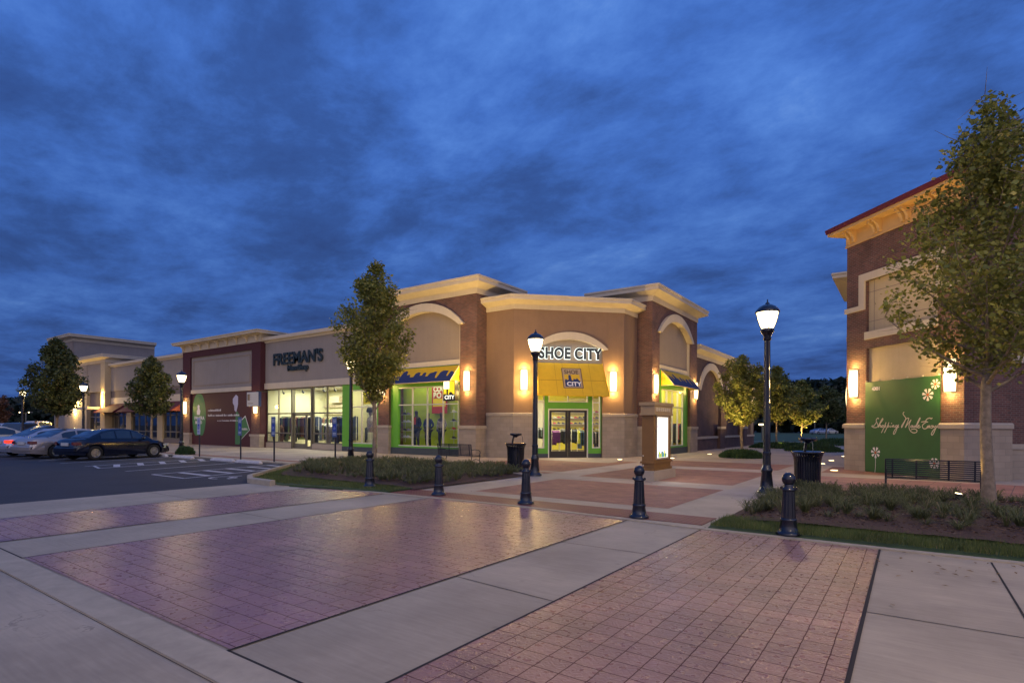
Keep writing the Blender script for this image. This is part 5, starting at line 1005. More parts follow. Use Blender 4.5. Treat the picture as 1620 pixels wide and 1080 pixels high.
def bench():
    t = thing('bench', '', 'bench', (0, 0, 0)); L_ = 1.83; h = L_ / 2   # back at y=0, seat towards +y
    b = MB()
    for k in range(9): z = .46 + k * .048; y = -.0 - (z - .46) * .18; b.box(-h, h, y - .008, y + .008, z - .014, z + .014)
    b.box(-h, h, -.105, -.07, .875, .905)
    for x in (-h + .14, -h / 3, h / 3, h - .14): b.add([(x - .018, .012, .43), (x + .018, .012, .43), (x + .018, -.066, .89), (x - .018, -.066, .89), (x - .018, .022, .43), (x + .018, .022, .43), (x + .018, -.054, .89), (x - .018, -.054, .89)], [(0, 1, 2, 3), (4, 7, 6, 5), (0, 4, 5, 1), (1, 5, 6, 2), (3, 2, 6, 7), (0, 3, 7, 4)])
    b.build('backrest', M['blackrough'], t)
    b = MB()
    for k in range(9): y = .05 + k * .052; b.box(-h, h, y - .016, y + .016, .415, .432)
    b.box(-h, h, .50, .53, .39, .435); b.build('seat', M['blackrough'], t)
    for x in (-h, h):
        b = MB(); b.tube([(x, .0, .43), (x, -.03, .55), (x, -.09, .90)], .016, 6); b.tube([(x, -.02, .43), (x, -.08, .2), (x, -.13, 0)], .016, 6); b.build('leg', M['blackrough'], t)
        b = MB(); b.tube([(x, .50, .43), (x, .46, .22), (x, .52, 0)], .016, 6); b.tube([(x, -.05, .22), (x, .2, .30), (x, .47, .22)], .012, 6); b.build('leg', M['blackrough'], t)
        b = MB(); b.tube([(x, -.05, .66), (x, .15, .68), (x, .38, .66), (x, .50, .60), (x, .51, .52), (x, .46, .47), (x, .48, .43)], .016, 6); b.build('armrest', M['blackrough'], t)
    return t
be = bench(); be.location = (12.82, -7.08, 0); be['label'] = 'black slatted metal bench in front of the green banner'
dup(be, (-2.95, -5.95, 0), 0, 'black slatted metal bench below the mannequin window, seen from behind')

# ---------------- tall street light beside the photographer (its shadows fall from every post in view)
t = thing('tall_street_light', 'tall pole light standing by the street, right of the photographer', 'street light', (17.2, -21.8, 0))
b = MB(); b.tube([(17.2, -21.8, 0), (17.2, -21.8, 10.2)], [.11, .07], 10); b.build('pole', M['bronze'], t)
b = MB(); b.box(16.85, 17.55, -22.05, -21.55, 10.2, 10.38); hd_ = b.build('head', M['bronze'], t)
b = MB(); b.box(16.92, 17.48, -21.98, -21.62, 10.17, 10.198); b.build('lens', M['disc'], hd_)
lamp('SPOT', 'pole_light', t, (17.2, -21.8, 10.1), 3300, (1, .70, .38), .16, (-.45, .5, -1), spot=R(165), blend=.3)

# ---------------- kiosk
t = thing('display_kiosk', 'brown pillar kiosk on a stone base with a brightly lit poster panel', 'kiosk', (5.68, -5.7, 0))
kx = 5.78; ya, yb = vy(1034.5, 6.02), vy(1061, 6.02); ky = (ya + yb) / 2; kh = (yb - ya) / 2; print('kiosk', ya, yb)
pb(t, 'stone_base', 'caststone', (kx - .25, kx + .33, ky - kh - .22, ky + kh + .22, 0, .30))
pb(t, 'body', 'wood', (kx - .14, kx + .24, ky - kh, ky + kh, .30, 2.12)); pb(t, 'lower_moulding', 'wood', (kx - .18, kx + .28, ky - kh - .05, ky + kh + .05, .52, .58), (kx - .17, kx + .28, ky - kh - .04, ky + kh + .04, .301, .37))
pb(t, 'cornice', mat('kiosk_cap_tan', (.36, .26, .15), .7, var=.1), (kx - .20, kx + .30, ky - kh - .06, ky + kh + .06, 2.0, 2.06), (kx - .17, kx + .28, ky - kh - .04, ky + kh + .04, 2.0601, 2.30), (kx - .21, kx + .31, ky - kh - .08, ky + kh + .08, 2.3001, 2.40))
FK = Frame((kx + .28, ky - kh - .04), (kx + .28, ky + kh + .04)); b = MB()
for k in range(7): b.fbox(FK, kh * (.14 + k * .25), kh * (.3 + k * .25), 2.12, 2.24, 0, .015)
b.build('relief', M['cream'], t)
FKb = Frame((kx + .24, ky - kh), (kx + .24, ky + kh)); b = MB(); PA, PZ = .3 * kh, 1.58 * kh; b.fbox(FKb, PA - .06, PA, .63, 1.99, 0, .03); b.fbox(FKb, PZ, PZ + .06, .63, 1.99, 0, .03); b.fbox(FKb, PA, PZ, .63, .68, 0, .03); b.fbox(FKb, PA, PZ, 1.94, 1.99, 0, .03); b.build('panel_frame', M['caststone'], t)
b = MB(); b.quad(FKb(PA, .68, .012), FKb(PZ, .68, .012), FKb(PZ, 1.94, .012), FKb(PA, 1.94, .012)); b.build('lit_poster', emis('lit_poster_white', (1, .93, .82), 2.0), t)
b = MB()
for z, a, c in ((1.78, .5, 1.25), (1.66, .35, 1.5), (1.62, .35, 1.5), (1.5, .5, 1.1), (1.06, .8, 1.0)):
    a *= kh; c *= kh; b.quad(FKb(a, z, .016), FKb(c, z, .016), FKb(c, z + .022, .016), FKb(a, z + .022, .016))
b.build('print_lines', emis('faint_lilac_print', (.80, .74, .95), 1.6), t)
for nme, cl, xs in (('tulip_print', (.9, .75, .05), (.62, .78, 1.2)), ('tulip_print', (.1, .16, .5), (.5, .86, 1.02, 1.3)), ('tulip_print', (.2, .55, .15), (.56, .70, .94, 1.12, 1.38))):
    b = MB()
    for x in xs:
        x *= kh; hh = rnd.uniform(.12, .3); b.add([FKb(x - .04, .69, .017), FKb(x + .04, .69, .017), FKb(x + .05, .69 + hh * .8, .017), FKb(x, .69 + hh, .017), FKb(x - .05, .69 + hh * .8, .017)], [(0, 1, 2, 3, 4)])
    b.build(nme, emis('print_%.1f' % cl[0], cl, 1.1), t)
lamp('AREA', 'poster_light', t, (kx + .30, ky, 1.3), 22, (1, .92, .78), 1.2, (1, 0, 0), sy=1.2)
b = MB(); b.lathe([(0, -.02), (.03, -.01), (.03, .0), (0, .004)], 8, (kx - .10, ky - kh - .01, .45), axis='y'); b.lathe([(0, -.02), (.02, -.01), (.02, .0), (0, .004)], 8, (kx - .10, ky - kh - .01, .75), axis='y'); b.build('key_lock', M['alu'], t)

# ---------------- in-ground lights
dl = [('lit ground light in front of the stone corner, right of the doors', (.72, 2.15)), ('lit ground light behind the kiosk, by the side window', (2.34, 5.0)), ('lit ground light on the side walk left of the first uplit tree', (2.63, 10.7)),
      ('farthest lit ground light in front of the right building', (9.36, 13.2)), ('lit ground light, second farthest of the row by the right building', (9.25, 8.1)), ('lit ground light just right of the big litter bin', (9.18, 5.1)),
      ('nearest lit ground light by the foot of the right building', (10.05, .95)), ('lit ground light left of the big litter bin', (7.0, 15.2))]
t = thing('ground_light', dl[0][0], 'ground light', (0, 0, 0), 'round lights set flush in the paving'); b = MB(); b.lathe([(.17, .004), (.17, .016), (.13, .018)], 20); b.build('ring', M['bronze'], t); b = MB(); b.lathe([(.13, .017), (.10, .03), (0, .036)], 20); b.build('lens', M['disc'], t)
t.location = (*dl[0][1], 0); gl0 = t
for lb_, p in dl[1:]: dup(gl0, (*p, 0), 0, lb_)

# ---------------- parking signs and wheel stops
def park_sign(face, label, loc):
    t = thing('parking_sign', label, 'sign', (0, 0, 0), 'accessible parking signs at the head of the bays')
    b = MB(); b.tube([(0, 0, 0), (0, 0, 1.98)], .035, 8); b.build('post', M['blackrough'], t)
    b = MB(); b.box(-.15, .15, -.052, -.038, 1.15, 2.0); b.build('plate', face, t)
    F = Frame((-.15, -.052), (.15, -.052)); b = MB(); b.fbox(F, .06, .24, 1.42, 1.68, .0, .004); b.build('symbol_panel', MATS['sign_blue'], t)
    b = MB(); G3 = lambda x, y, d=0: F(.15 + x, 1.55 + y, .008); strokes(G3, [[(.045 * math.cos(k / 6 * 4.6 + 2.6), -.03 + .05 * math.sin(k / 6 * 4.6 + 2.6)) for k in range(7)], [(-.01, .07), (0, .0), (.05, 0), (.065, -.07)]], .014, 0, b); b.build('symbol', M['white'], t)
    b = MB(); [b.fbox(F, .05, .25, z, z + .025, 0, .003) for z in (1.87, 1.81, 1.75, 1.3, 1.24)]; b.build('print_lines', MATS['sign_blue'] if face.name == 'sign_plate_white' else M['white'], t)
    t.location = loc; return t
mat('sign_blue', (.02, .06, .42), .5, var=0); W_ = mat('sign_plate_white', (.55, .58, .62), .5, var=0); U_ = mat('sign_plate_blue', (.10, .15, .30), .5, var=0)
park_sign(W_, 'pale parking sign with blue wheelchair square before the green oval', (-16.92, -9.5, 0)); park_sign(U_, 'blue parking sign overlapping the green pentagon on the hoarding', (-13.13, -9.45, 0))
park_sign(U_, 'blue parking sign in front of the leftmost menswear window', (-10.31, -9.5, 0)); park_sign(U_, 'blue parking sign at the island, before the last menswear pane', (-7.41, -8.5, 0))
def wheel_stop():
    b = MB(); b.prism([(-.95, -.08), (.95, -.08), (.95, .08), (-.95, .08)], 0, .06); b.add([(-.95, -.08, .06), (.95, -.08, .06), (.95, .08, .06), (-.95, .08, .06), (-.85, -.045, .12), (.85, -.045, .12), (.85, .045, .12), (-.85, .045, .12)], [(0, 1, 5, 4), (1, 2, 6, 5), (2, 3, 7, 6), (3, 0, 4, 7), (4, 5, 6, 7)])
    return b.build('wheel_stop', mat('precast_kerb', (.62, .58, .55), .8, var=.15, vscale=6), None, (0, 0, 0))
w0 = wheel_stop(); WS = [('wheel stop nearest the planting island', -10.75), ('wheel stop second from the planting island', -12.9), ('wheel stop beside the left-hand striped aisle', -16.6), ('wheel stop under the nose of the dark blue sedan', -19.3)]
tag(w0, WS[0][0], 'wheel stop', 'concrete wheel stops'); w0.location = (WS[0][1], -10.42, Z1)
for lb_, x in WS[1:]: c = w0.copy(); COL.objects.link(c); c.location = (x, -10.42, Z1); c['label'] = lb_
# small fixtures in the beds
def uplight(label, loc, aim, e=60, tilt=(0, 0, 1), size=.9):
    t = thing('uplight', label, 'uplight', (0, 0, 0), 'small uplights at the tree feet')
    b = MB(); b.tube([(0, 0, 0), (0, 0, .1)], .02, 6); b.build('stake', M['blackrough'], t)
    d = Vector(aim).normalized(); b = MB(); b.tube([Vector((0, 0, .13)) - d * .07, Vector((0, 0, .13)) + d * .07], [.05, .07], 12); b.build('housing', M['blackrough'], t)
    b = MB(); u = d.orthogonal().normalized(); v = d.cross(u); b.add([Vector((0, 0, .13)) + d * .073 + (u * math.cos(k / 12 * 6.283) + v * math.sin(k / 12 * 6.283)) * .06 for k in range(12)], [tuple(range(12))]); b.build('lens', M['disc'], t)
    if e: lamp('SPOT', 'uplight_light', t, Vector((0, 0, .13)) + d * .12, e, WARM, .05, tuple(d), spot=R(75), blend=.7)
    t.location = loc; return t

# ================================================================== TREES
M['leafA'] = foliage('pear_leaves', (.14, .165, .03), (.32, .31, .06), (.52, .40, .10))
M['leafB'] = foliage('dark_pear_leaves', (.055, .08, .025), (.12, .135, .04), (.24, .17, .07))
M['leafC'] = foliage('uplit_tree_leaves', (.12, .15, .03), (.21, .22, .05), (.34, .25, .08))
def crown_r(t, wide=.28, p=.8):
    if t < 0 or t > 1: return 0
    return (t / wide) ** .55 if t < wide else max(0, (1 - ((t - wide) / (1 - wide)) ** 1.35)) ** p
def tree(name, label, loc, h, cb, rad, trunk_r, nleaf, ls, m, seed, wide=.28, fork=1.9, cat='tree', group=None, lean=(0, 0), limbs=26, p=.8, sides=8):
    rg = np.random.default_rng(seed); t = thing(name, label, cat, (0, 0, 0), group)
    b = MB(); top = h * .93
    def axis(z): return Vector((lean[0] * z / h + .04 * math.sin(z * 1.3 + seed), lean[1] * z / h + .04 * math.cos(z * 1.7 + seed), z))
    zs = np.linspace(0, top, 14); b.tube([axis(z) for z in zs], [trunk_r * (1.25 if z == 0 else 1) * max(.08, (1 - z / top) ** .8) + .006 for z in zs], sides)
    tips = []
    for i in range(limbs):
        f = (i + .5) / limbs; z0 = max(fork, cb * .72) + (top * .86 - max(fork, cb * .72)) * f ** 1.15; az = i * 2.399 + rg.uniform(-.4, .4)
        zt = min(h * .97, z0 + (h - cb) * rg.uniform(.13, .30)); tt = (zt - cb) / (h - cb); R_ = rad * max(.12, crown_r(tt, wide, p)) * rg.uniform(.72, 1.04)
        a0_ = axis(z0); a1_ = axis(zt) + Vector((math.cos(az) * R_, math.sin(az) * R_, 0)); ct = a0_ + (a1_ - a0_) * .45 + Vector((math.cos(az), math.sin(az), -.4)) * R_ * .12
        r0 = trunk_r * .42 * (1 - f * .75); pts = []
        for k in range(7):
            u = k / 6; pts.append(a0_ * (1 - u) ** 2 + ct * 2 * u * (1 - u) + a1_ * u * u)
        b.tube(pts, [max(.004, r0 * (1 - k / 6.6)) for k in range(7)], 5)
        for k in range(2, 7):
            for q_ in range(3):
                d_ = Vector((rg.normal(), rg.normal(), rg.normal() * .6 + .45)).normalized() * rad * rg.uniform(.16, .36); e_ = pts[k] + d_; tips.append((pts[k], e_))
                if sides >= 7 and q_ < 2: b.tube([pts[k], pts[k] + d_ * .5 + Vector((0, 0, -.01)), e_], [.009, .006, .003], 3, cap=False)
    for z in np.linspace(cb + .3, h * .98, 16):
        for q_ in range(3): d_ = Vector((rg.normal(), rg.normal(), 1.0)).normalized() * rad * rg.uniform(.1, .28); a_ = axis(min(z, top)); tips.append((a_, a_ + d_))
    b.build('trunk', M['bark'], t)
    V = []; Fc = []; T = np.array([[*a, *c] for a, c in tips]); cnt = 0; tries = 0
    # a few random lobes give an uneven outline
    lob = [(rg.uniform(0, 6.28), rg.uniform(0, 1), rg.uniform(-.28, .22)) for _ in range(14)]
    while cnt < nleaf and tries < nleaf * 6:
        tries += 1; s = T[rg.integers(len(T))]; u = rg.random() ** .7; pnt = s[:3] * (1 - u) + s[3:] * u + rg.normal(0, rad * .065, 3)
        tt = (pnt[2] - cb) / (h - cb); ax = axis(pnt[2]); rr = math.hypot(pnt[0] - ax.x, pnt[1] - ax.y); an = math.atan2(pnt[1] - ax.y, pnt[0] - ax.x)
        k_ = 1 + sum(w_ * math.exp(-((math.atan2(math.sin(an - a_), math.cos(an - a_)) / .5) ** 2) - ((tt - c_) / .11) ** 2) for a_, c_, w_ in lob)
        lim = rad * crown_r(min(max(tt, -.04), 1.02) if tt > 0 else .02, wide, p) * k_
        if tt > 1.03 or tt < -.06 or rr > lim * 1.05 + .05: continue
        a1 = rg.uniform(0, 6.283); el = rg.uniform(-.9, .9); d = np.array([math.cos(a1) * math.cos(el), math.sin(a1) * math.cos(el), math.sin(el) - .3]); d /= np.linalg.norm(d)
        n = rg.normal(0, 1, 3); w_ = np.cross(d, n); w_ /= np.linalg.norm(w_) + 1e-9; L_ = ls * rg.choice((.55, .8, 1.0, 1.2, 1.5)) * rg.uniform(.85, 1.15); W_ = L_ * .36; k = len(V)
        V += [tuple(pnt), tuple(pnt + d * L_ * .45 + w_ * W_), tuple(pnt + d * L_), tuple(pnt + d * L_ * .45 - w_ * W_)]; Fc.append((k, k + 1, k + 2, k + 3)); cnt += 1
    b = MB(); b.add(V, Fc); b.build('crown', m, t)
    t.location = loc; return t
G_ = 'young street trees of the walkway'
tree('street_tree', 'large leafy street tree in the mulch bed, cut by the right edge', (13.65, -8.84, .08), 8.5, 2.5, 2.0, .105, 19000, .086, M['leafA'], 21, wide=.30, fork=2.25, limbs=42, lean=(.08, .1), p=1.05)
tree('street_tree', 'tall narrow street tree rising from the left planting island', (-5.56, -8.0, .08), 8.55, 2.9, 1.75, .09, 22000, .10, M['leafA'], 5, wide=.42, fork=2.0, limbs=38, p=1.05)
tree('street_tree', 'nearest uplit round tree on the side walk, next to the brick wing', (4.75, 9.37, 0), 5.75, 1.65, 1.5, .075, 16000, .11, M['leafC'], 8, wide=.45, fork=1.5, limbs=24, group=G_, p=.5)
tree('street_tree', 'second uplit tree on the side walk, just right of the near lamp post', (3.8, 24.9, 0), 6.6, 2.0, 1.75, .075, 12000, .15, M['leafC'], 9, wide=.4, fork=1.7, limbs=20, group=G_, sides=6)
tree('street_tree', 'third uplit tree, golden, on the lawn edge above the litter bin', (4.33, 33.8, 0), 6.1, 1.8, 1.9, .07, 11000, .17, M['leafC'], 10, wide=.38, fork=1.6, limbs=20, group=G_, sides=6)
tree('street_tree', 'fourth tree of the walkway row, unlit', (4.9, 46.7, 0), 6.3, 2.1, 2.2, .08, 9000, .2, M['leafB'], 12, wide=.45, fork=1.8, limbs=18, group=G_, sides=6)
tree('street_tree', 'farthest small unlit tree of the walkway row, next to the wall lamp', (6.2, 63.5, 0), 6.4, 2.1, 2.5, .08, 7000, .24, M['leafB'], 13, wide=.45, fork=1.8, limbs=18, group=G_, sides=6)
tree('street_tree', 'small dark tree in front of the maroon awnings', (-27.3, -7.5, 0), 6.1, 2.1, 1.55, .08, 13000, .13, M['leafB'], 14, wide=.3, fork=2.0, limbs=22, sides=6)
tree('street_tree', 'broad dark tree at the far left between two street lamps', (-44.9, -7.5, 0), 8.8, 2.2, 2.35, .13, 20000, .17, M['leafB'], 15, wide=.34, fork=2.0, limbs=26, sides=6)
x_, y_ = far(4.5, 75); tree('street_tree', 'tiny reddish round tree beyond the cars at the left edge', (x_, y_, 0), 5.6, 1.5, 1.2, .06, 1500, .22, foliage('autumn_leaves', (.13, .06, .03), (.20, .09, .04)), 16, wide=.5, fork=1.4, limbs=12, sides=5)
uplight('uplight at the foot of the nearest uplit tree', (4.55, 8.75, 0), (.12, .3, 1), 900); uplight('uplight at the foot of the second uplit tree', (4.35, 24.1, 0), (-.2, .35, 1), 1100)
uplight('uplight at the foot of the third uplit tree on the lawn edge', (4.5, 32.9, 0), (0, .35, 1), 1500); uplight('small uplight in the mulch beside the big tree trunk', (13.2, -8.75, .1), (.15, -.1, 1), 60)
uplight('small uplight in the island beside the left tree trunk', (-5.1, -8.9, .1), (-.15, .3, 1), 22); fl = uplight('small black uplight in the island planting right of the left tree', (-3.6, -9.0, .12), (-.62, .8, .95), 0)
def added_flood(parent, p, aim, e, ang=62): lamp('SPOT', 'added_flood_beam', None, p, e, (1, .66, .22), .08, tuple(Vector(aim) - Vector(p)), spot=R(ang), blend=1.0)  # added spots without fixtures, to make the cornices and eaves glow
added_flood(None, (-3.6, -7.5, .4), (-9.8, -1.3, 9.3), 3600, 66)
added_flood(None, (-.9, -7.6, .5), (-2.0, 1.6, 8.6), 3000, 76)
added_flood(None, (5.1, 7.6, .45), (1.2, 9.6, 9.2), 1500, 95)
added_flood(None, (4.5, 22.5, .45), (.9, 21.0, 7.0), 1500, 110)
added_flood(None, (12.6, -8.2, .4), (11.7, -.2, 9.6), 2400, 50)
uplight('added small uplight at the right end of the left planting island', (-.9, -7.9, .1), (-.2, .9, .7), 0)  # invented fixture, put beside the added beam on the entrance cornice
# round hedge beds at the tree feet
def hedge(label, cx_, cy_, rx, ry, hh, n, seed, m='hedge'):
    rg = np.random.default_rng(seed); V = []; Fc = []
    for i in range(n):
        a = rg.uniform(0, 6.283); r_ = math.sqrt(rg.random()); x = cx_ + rx * r_ * math.cos(a); y = cy_ + ry * r_ * math.sin(a); z = hh * (1 - r_ ** 4) * rg.uniform(.3, 1.05); k = len(V)
        t_ = rg.uniform(0, 6.28); l_ = rg.uniform(.08, .16); dx, dy = math.cos(t_) * l_ * .3, math.sin(t_) * l_ * .3
        V += [(x - dx, y - dy, z), (x + dx, y + dy, z), (x + rg.normal(0, .05), y + rg.normal(0, .05), z + l_)]; Fc.append((k, k + 1, k + 2))
    b = MB(); b.add(V, Fc); o = b.build('hedge', M[m], None, (cx_, cy_, 0)); tag(o, label, 'hedge')
hedge('low green hedge round the foot of the nearest uplit tree', 5.0, 8.3, 1.15, 1.0, .34, 9000, 1); hedge('low hedge round the foot of the second uplit tree', 4.2, 24.6, 2.4, 1.6, .4, 8000, 2); hedge('long low hedge behind the litter bin', 7.0, 20.0, 1.8, 1.8, .4, 6000, 3); hedge('far low hedge by the lawn path, left of the right building', 7.6, 35.6, 3.0, 2.0, .6, 6000, 4)
hedge('small dark shrub by the pavement near the sedan nose', -20.4, -8.6, .7, .4, .35, 1500, 5)

rgf = np.random.default_rng(77); V = []; Fc = []
for i in range(420):
    zone = rgf.random()
    if zone < .4: x, y, z = rgf.uniform(9.7, 18), -14.5 - abs(rgf.normal(0, .9)), .016
    elif zone < .75: x, y, z = rgf.uniform(9.9, 17), rgf.uniform(-14.2, -8), .10
    else: x, y, z = rgf.uniform(-2, 14), rgf.uniform(-12.8, -3), .014
    a = rgf.uniform(0, 6.28); l_ = rgf.uniform(.02, .04); c_, s_ = math.cos(a) * l_, math.sin(a) * l_; k = len(V)
    V += [(x - c_, y - s_, z), (x + s_ * .5, y - c_ * .5, z + .008), (x + c_, y + s_, z + rgf.uniform(0, .01)), (x - s_ * .5, y + c_ * .5, z + .004)]; Fc.append((k, k + 1, k + 2, k + 3))
o = stuff('fallen_leaves', V, Fc, foliage('dry_fallen_leaves', (.16, .10, .04), (.28, .17, .06), None, .8), (10, -12, 0), 'small dry fallen leaves scattered on paving and bed near the big tree'); o['category'] = 'leaves'

# ================================================================== CARS
CARM = dict(blue=mat('midnight_blue_car_paint', (.003, .006, .02), .16, metal=.0, var=0, coat=.3), champagne=mat('champagne_car_paint', (.42, .36, .32), .3, metal=.5, var=0, coat=1), silver=mat('silver_car_paint', (.40, .42, .50), .3, metal=.5, var=0, coat=1), cream=mat('cream_car_paint', (.52, .48, .40), .35, var=0, coat=1), darkcar=mat('dark_car_paint', (.03, .035, .06), .25, var=0, coat=1))
M['tyre'] = mat('tyre_rubber', (.012, .012, .013), .85, var=0); M['rim'] = mat('alloy_rim', (.45, .45, .46), .3, metal=.8, var=0); M['carglass'] = mat('car_window_glass', (.02, .035, .06), .06, var=0, spec=.8)
M['tail'] = mat('tail_light_red', (.12, .008, .008), .2, var=0, emit=(1, .05, .02), es=.0); M['brake'] = emis('lit_brake_light', (1, .04, .02), 2.2); M['head'] = mat('headlight_lens', (.5, .5, .48), .15, var=0); M['under'] = mat('underbody', (.01, .01, .01), .9, var=0)
def lerp(x, T):
    for (a, u), (c, v) in zip(T, T[1:]):
        if a <= x <= c:
            f = (x - a) / (c - a); f = f * f * (3 - 2 * f) * .5 + f * .5; return u + (v - u) * f
    return T[0][1] if x < T[0][0] else T[-1][1]
def car(label, paint, loc, rz, L_=4.85, W=.89, H=1.42, kind='sedan', lit=False, wb=2.75, group='cars parked nose to the kerb', detail=True):
    t = thing('parked_car', label, 'car', (0, 0, 0), group); h = L_ / 2; xr, xf = -wb / 2 - .05, wb / 2 - .05; WR = .325
    if kind == 'sedan':
        TOP = [(-h, .62), (-h + .06, .86), (-h + .25, .96), (-h + .75, 1.0), (-.6, .97), (.95, .95), (1.5, .87), (h - .3, .74), (h - .05, .62), (h, .5)]
        ROOF = [(-1.72, .97), (-1.35, 1.15), (-.95, 1.33), (-.5, H - .015), (-.1, H), (.3, H - .03), (.65, 1.30), (1.0, 1.10), (1.28, .93)]; SIDEW = [(-1.15, -.52), (-.44, .22), (.30, .78)]; RW, WS_ = (-1.62, -.78), (.52, 1.2)
    else:
        TOP = [(-h, .62), (-h + .04, .95), (-h + .2, 1.0), (.6, 1.0), (1.05, 1.0), (1.6, .93), (h - .25, .84), (h - .05, .68), (h, .5)]
        ROOF = [(-h + .12, 1.0), (-h + .3, H - .12), (-h + .6, H - .01), (-.5, H), (.1, H - .02), (.45, H - .12), (.8, 1.25), (1.15, .98)]; SIDEW = [(-h + .5, -1.2), (-1.1, -.3), (-.2, .6)]; RW, WS_ = (-h + .14, -h + .3), (.42, 1.1)
    hw = lambda x: W * (1 - .16 * max(0, (abs(x) - (h - .75)) / .75) ** 2.2)
    def zb(x):
        z = .20 + .06 * max(0, (abs(x) - (h - .5)) / .5)
        for c in (xr, xf):
            d = abs(x - c)
            if d < .385: z = max(z, WR + math.sqrt(max(0, .385 ** 2 - d * d)) - .02)
        return z
    xs = sorted(set([round(v, 3) for v in np.linspace(-h, h, 46)] + [round(c + .385 * math.cos(a), 3) for c in (xr, xf) for a in np.linspace(0, math.pi, 13)]))
    b = MB(); vs = []
    for x in xs:
        w_, zt, z0 = hw(x), lerp(x, TOP), zb(x); zt = max(zt, z0 + .05)
        zm = max(.42, z0 + .02); zs_ = max(zt - .24, z0 + .04)
        half = [(w_ * .955, z0), (w_ * .985, min(zm, zt - .03)), (w_, max(min(.62, zt - .12), z0 + .03)), (w_ * .985, zs_ if zs_ < zt - .06 else zt - .06), (w_ * .95, zt - .05), (w_ * .86, zt - .005), (w_ * .45, zt + .02), (0, zt + .028)]
        vs += [(x, -y, z) for y, z in half] + [(x, y, z) for y, z in reversed(half[:-1])]
    k = 15; n = len(xs); b.add(vs, [(i * k + j, (i + 1) * k + j, (i + 1) * k + j + 1, i * k + j + 1) for i in range(n - 1) for j in range(k - 1)], True); b.add(vs[:k], [tuple(range(k))]); b.add(vs[-k:], [tuple(range(k - 1, -1, -1))])
    body = fixn(b.build('body', paint, t))
    b = MB(); b.box(-h + .15, h - .15, -W * .8, W * .8, .22, .34); b.box(-h + .3, xr - .4, -W * .85, W * .85, .33, .6); b.box(xr + .4, xf - .4, -W * .85, W * .85, .33, .6); b.box(-h + .31, h - .3, -W * .55, W * .55, .32, .72); b.build('underbody', M['under'], t)
    # cabin
    x0, x1 = ROOF[0][0], ROOF[-1][0]; cx_s = np.linspace(x0, x1, 34); 
    def cab(x, f):   # f: 0 at belt, 1 at roof edge
        zt = lerp(x, TOP) - .03; zr = max(lerp(x, ROOF) - .05, zt + .01); wb_, wr = W * .93, W * (.93 - .21 * min(1, (zr - zt) / .38)); return wb_ + (wr - wb_) * f, zt + (zr - zt) * f
    b = MB(); vs = []
    for x in cx_s:
        zr = max(lerp(x, ROOF), lerp(x, TOP)); half = [cab(x, 0), cab(x, .5), cab(x, 1.0)]; yr_ = half[-1][0]; half += [(yr_ * .93, half[-1][1] + .033), (yr_ * .5, zr + .0), (0, zr + .008)]
        vs += [(x, -y, z) for y, z in half] + [(x, y, z) for y, z in reversed(half[:-1])]
    k = 11; n = len(cx_s); b.add(vs, [(i * k + j, (i + 1) * k + j, (i + 1) * k + j + 1, i * k + j + 1) for i in range(n - 1) for j in range(k - 1)], True); fixn(b.build('cabin', paint, t))
    for sgn in (-1, 1):
        for a, c in SIDEW:
            b = MB(); q_ = []; N_ = 8
            for i in range(N_ + 1):
                x = a + (c - a) * i / N_; y0, z0 = cab(x, .10); y1, z1 = cab(x, .90)
                if z1 - z0 < .03: z1 = z0 + .03
                q_ += [(x, sgn * (y0 + .008), z0), (x, sgn * (y1 + .008), z1)]
            b.add(q_, [(2 * i, 2 * i + 2, 2 * i + 3, 2 * i + 1) for i in range(N_)], True); b.build('side_window', M['carglass'], t)
    for nm, (a, c) in (('rear_window', RW), ('windscreen', WS_)):
        b = MB(); q_ = []; N_ = 8
        for i in range(N_ + 1):
            x = a + (c - a) * i / N_; zr = max(lerp(x, ROOF), lerp(x, TOP)) + .012; yy = cab(x, 1)[0] * .86
            q_ += [(x, -yy, zr - .012), (x, -yy * .5, zr + .004), (x, 0, zr + .008), (x, yy * .5, zr + .004), (x, yy, zr - .012)]
        b.add(q_, [(i * 5 + j, (i + 1) * 5 + j, (i + 1) * 5 + j + 1, i * 5 + j + 1) for i in range(N_) for j in range(4)], True); b.build(nm, M['carglass'], t)
    for x in (xr, xf):
        for sgn in (-1, 1):
            c = (x, sgn * (W - .10), WR); b = MB(); b.lathe([(.20, -.10), (.30, -.10), (WR, -.07), (WR, .07), (.30, .10), (.20, .10), (.20, -.10)], 28, c, axis='y'); w_ = b.build('wheel', M['tyre'], t)
            b = MB(); yo = sgn * (W - .10) + sgn * .085; b.lathe([(.185, -.012), (.205, -.012), (.205, .012), (.185, .012), (.185, -.012)], 24, (x, yo, WR), axis='y'); b.lathe([(0, -.015), (.05, -.015), (.05, .015), (0, .015)], 12, (x, yo, WR), axis='y')
            for s_ in range(7):
                a_ = s_ / 7 * 6.283; d_ = Vector((math.cos(a_), 0, math.sin(a_))); p_ = Vector((-d_.z, 0, d_.x)) * .024; o_ = Vector((x, yo, WR)); yv = Vector((0, .01, 0)); b.hexa([o_ + d_ * .04 - p_ - yv, o_ + d_ * .19 - p_ - yv, o_ + d_ * .19 + p_ - yv, o_ + d_ * .04 + p_ - yv, o_ + d_ * .04 - p_ + yv, o_ + d_ * .19 - p_ + yv, o_ + d_ * .19 + p_ + yv, o_ + d_ * .04 + p_ + yv])
            b.build('rim', M['rim'], w_)
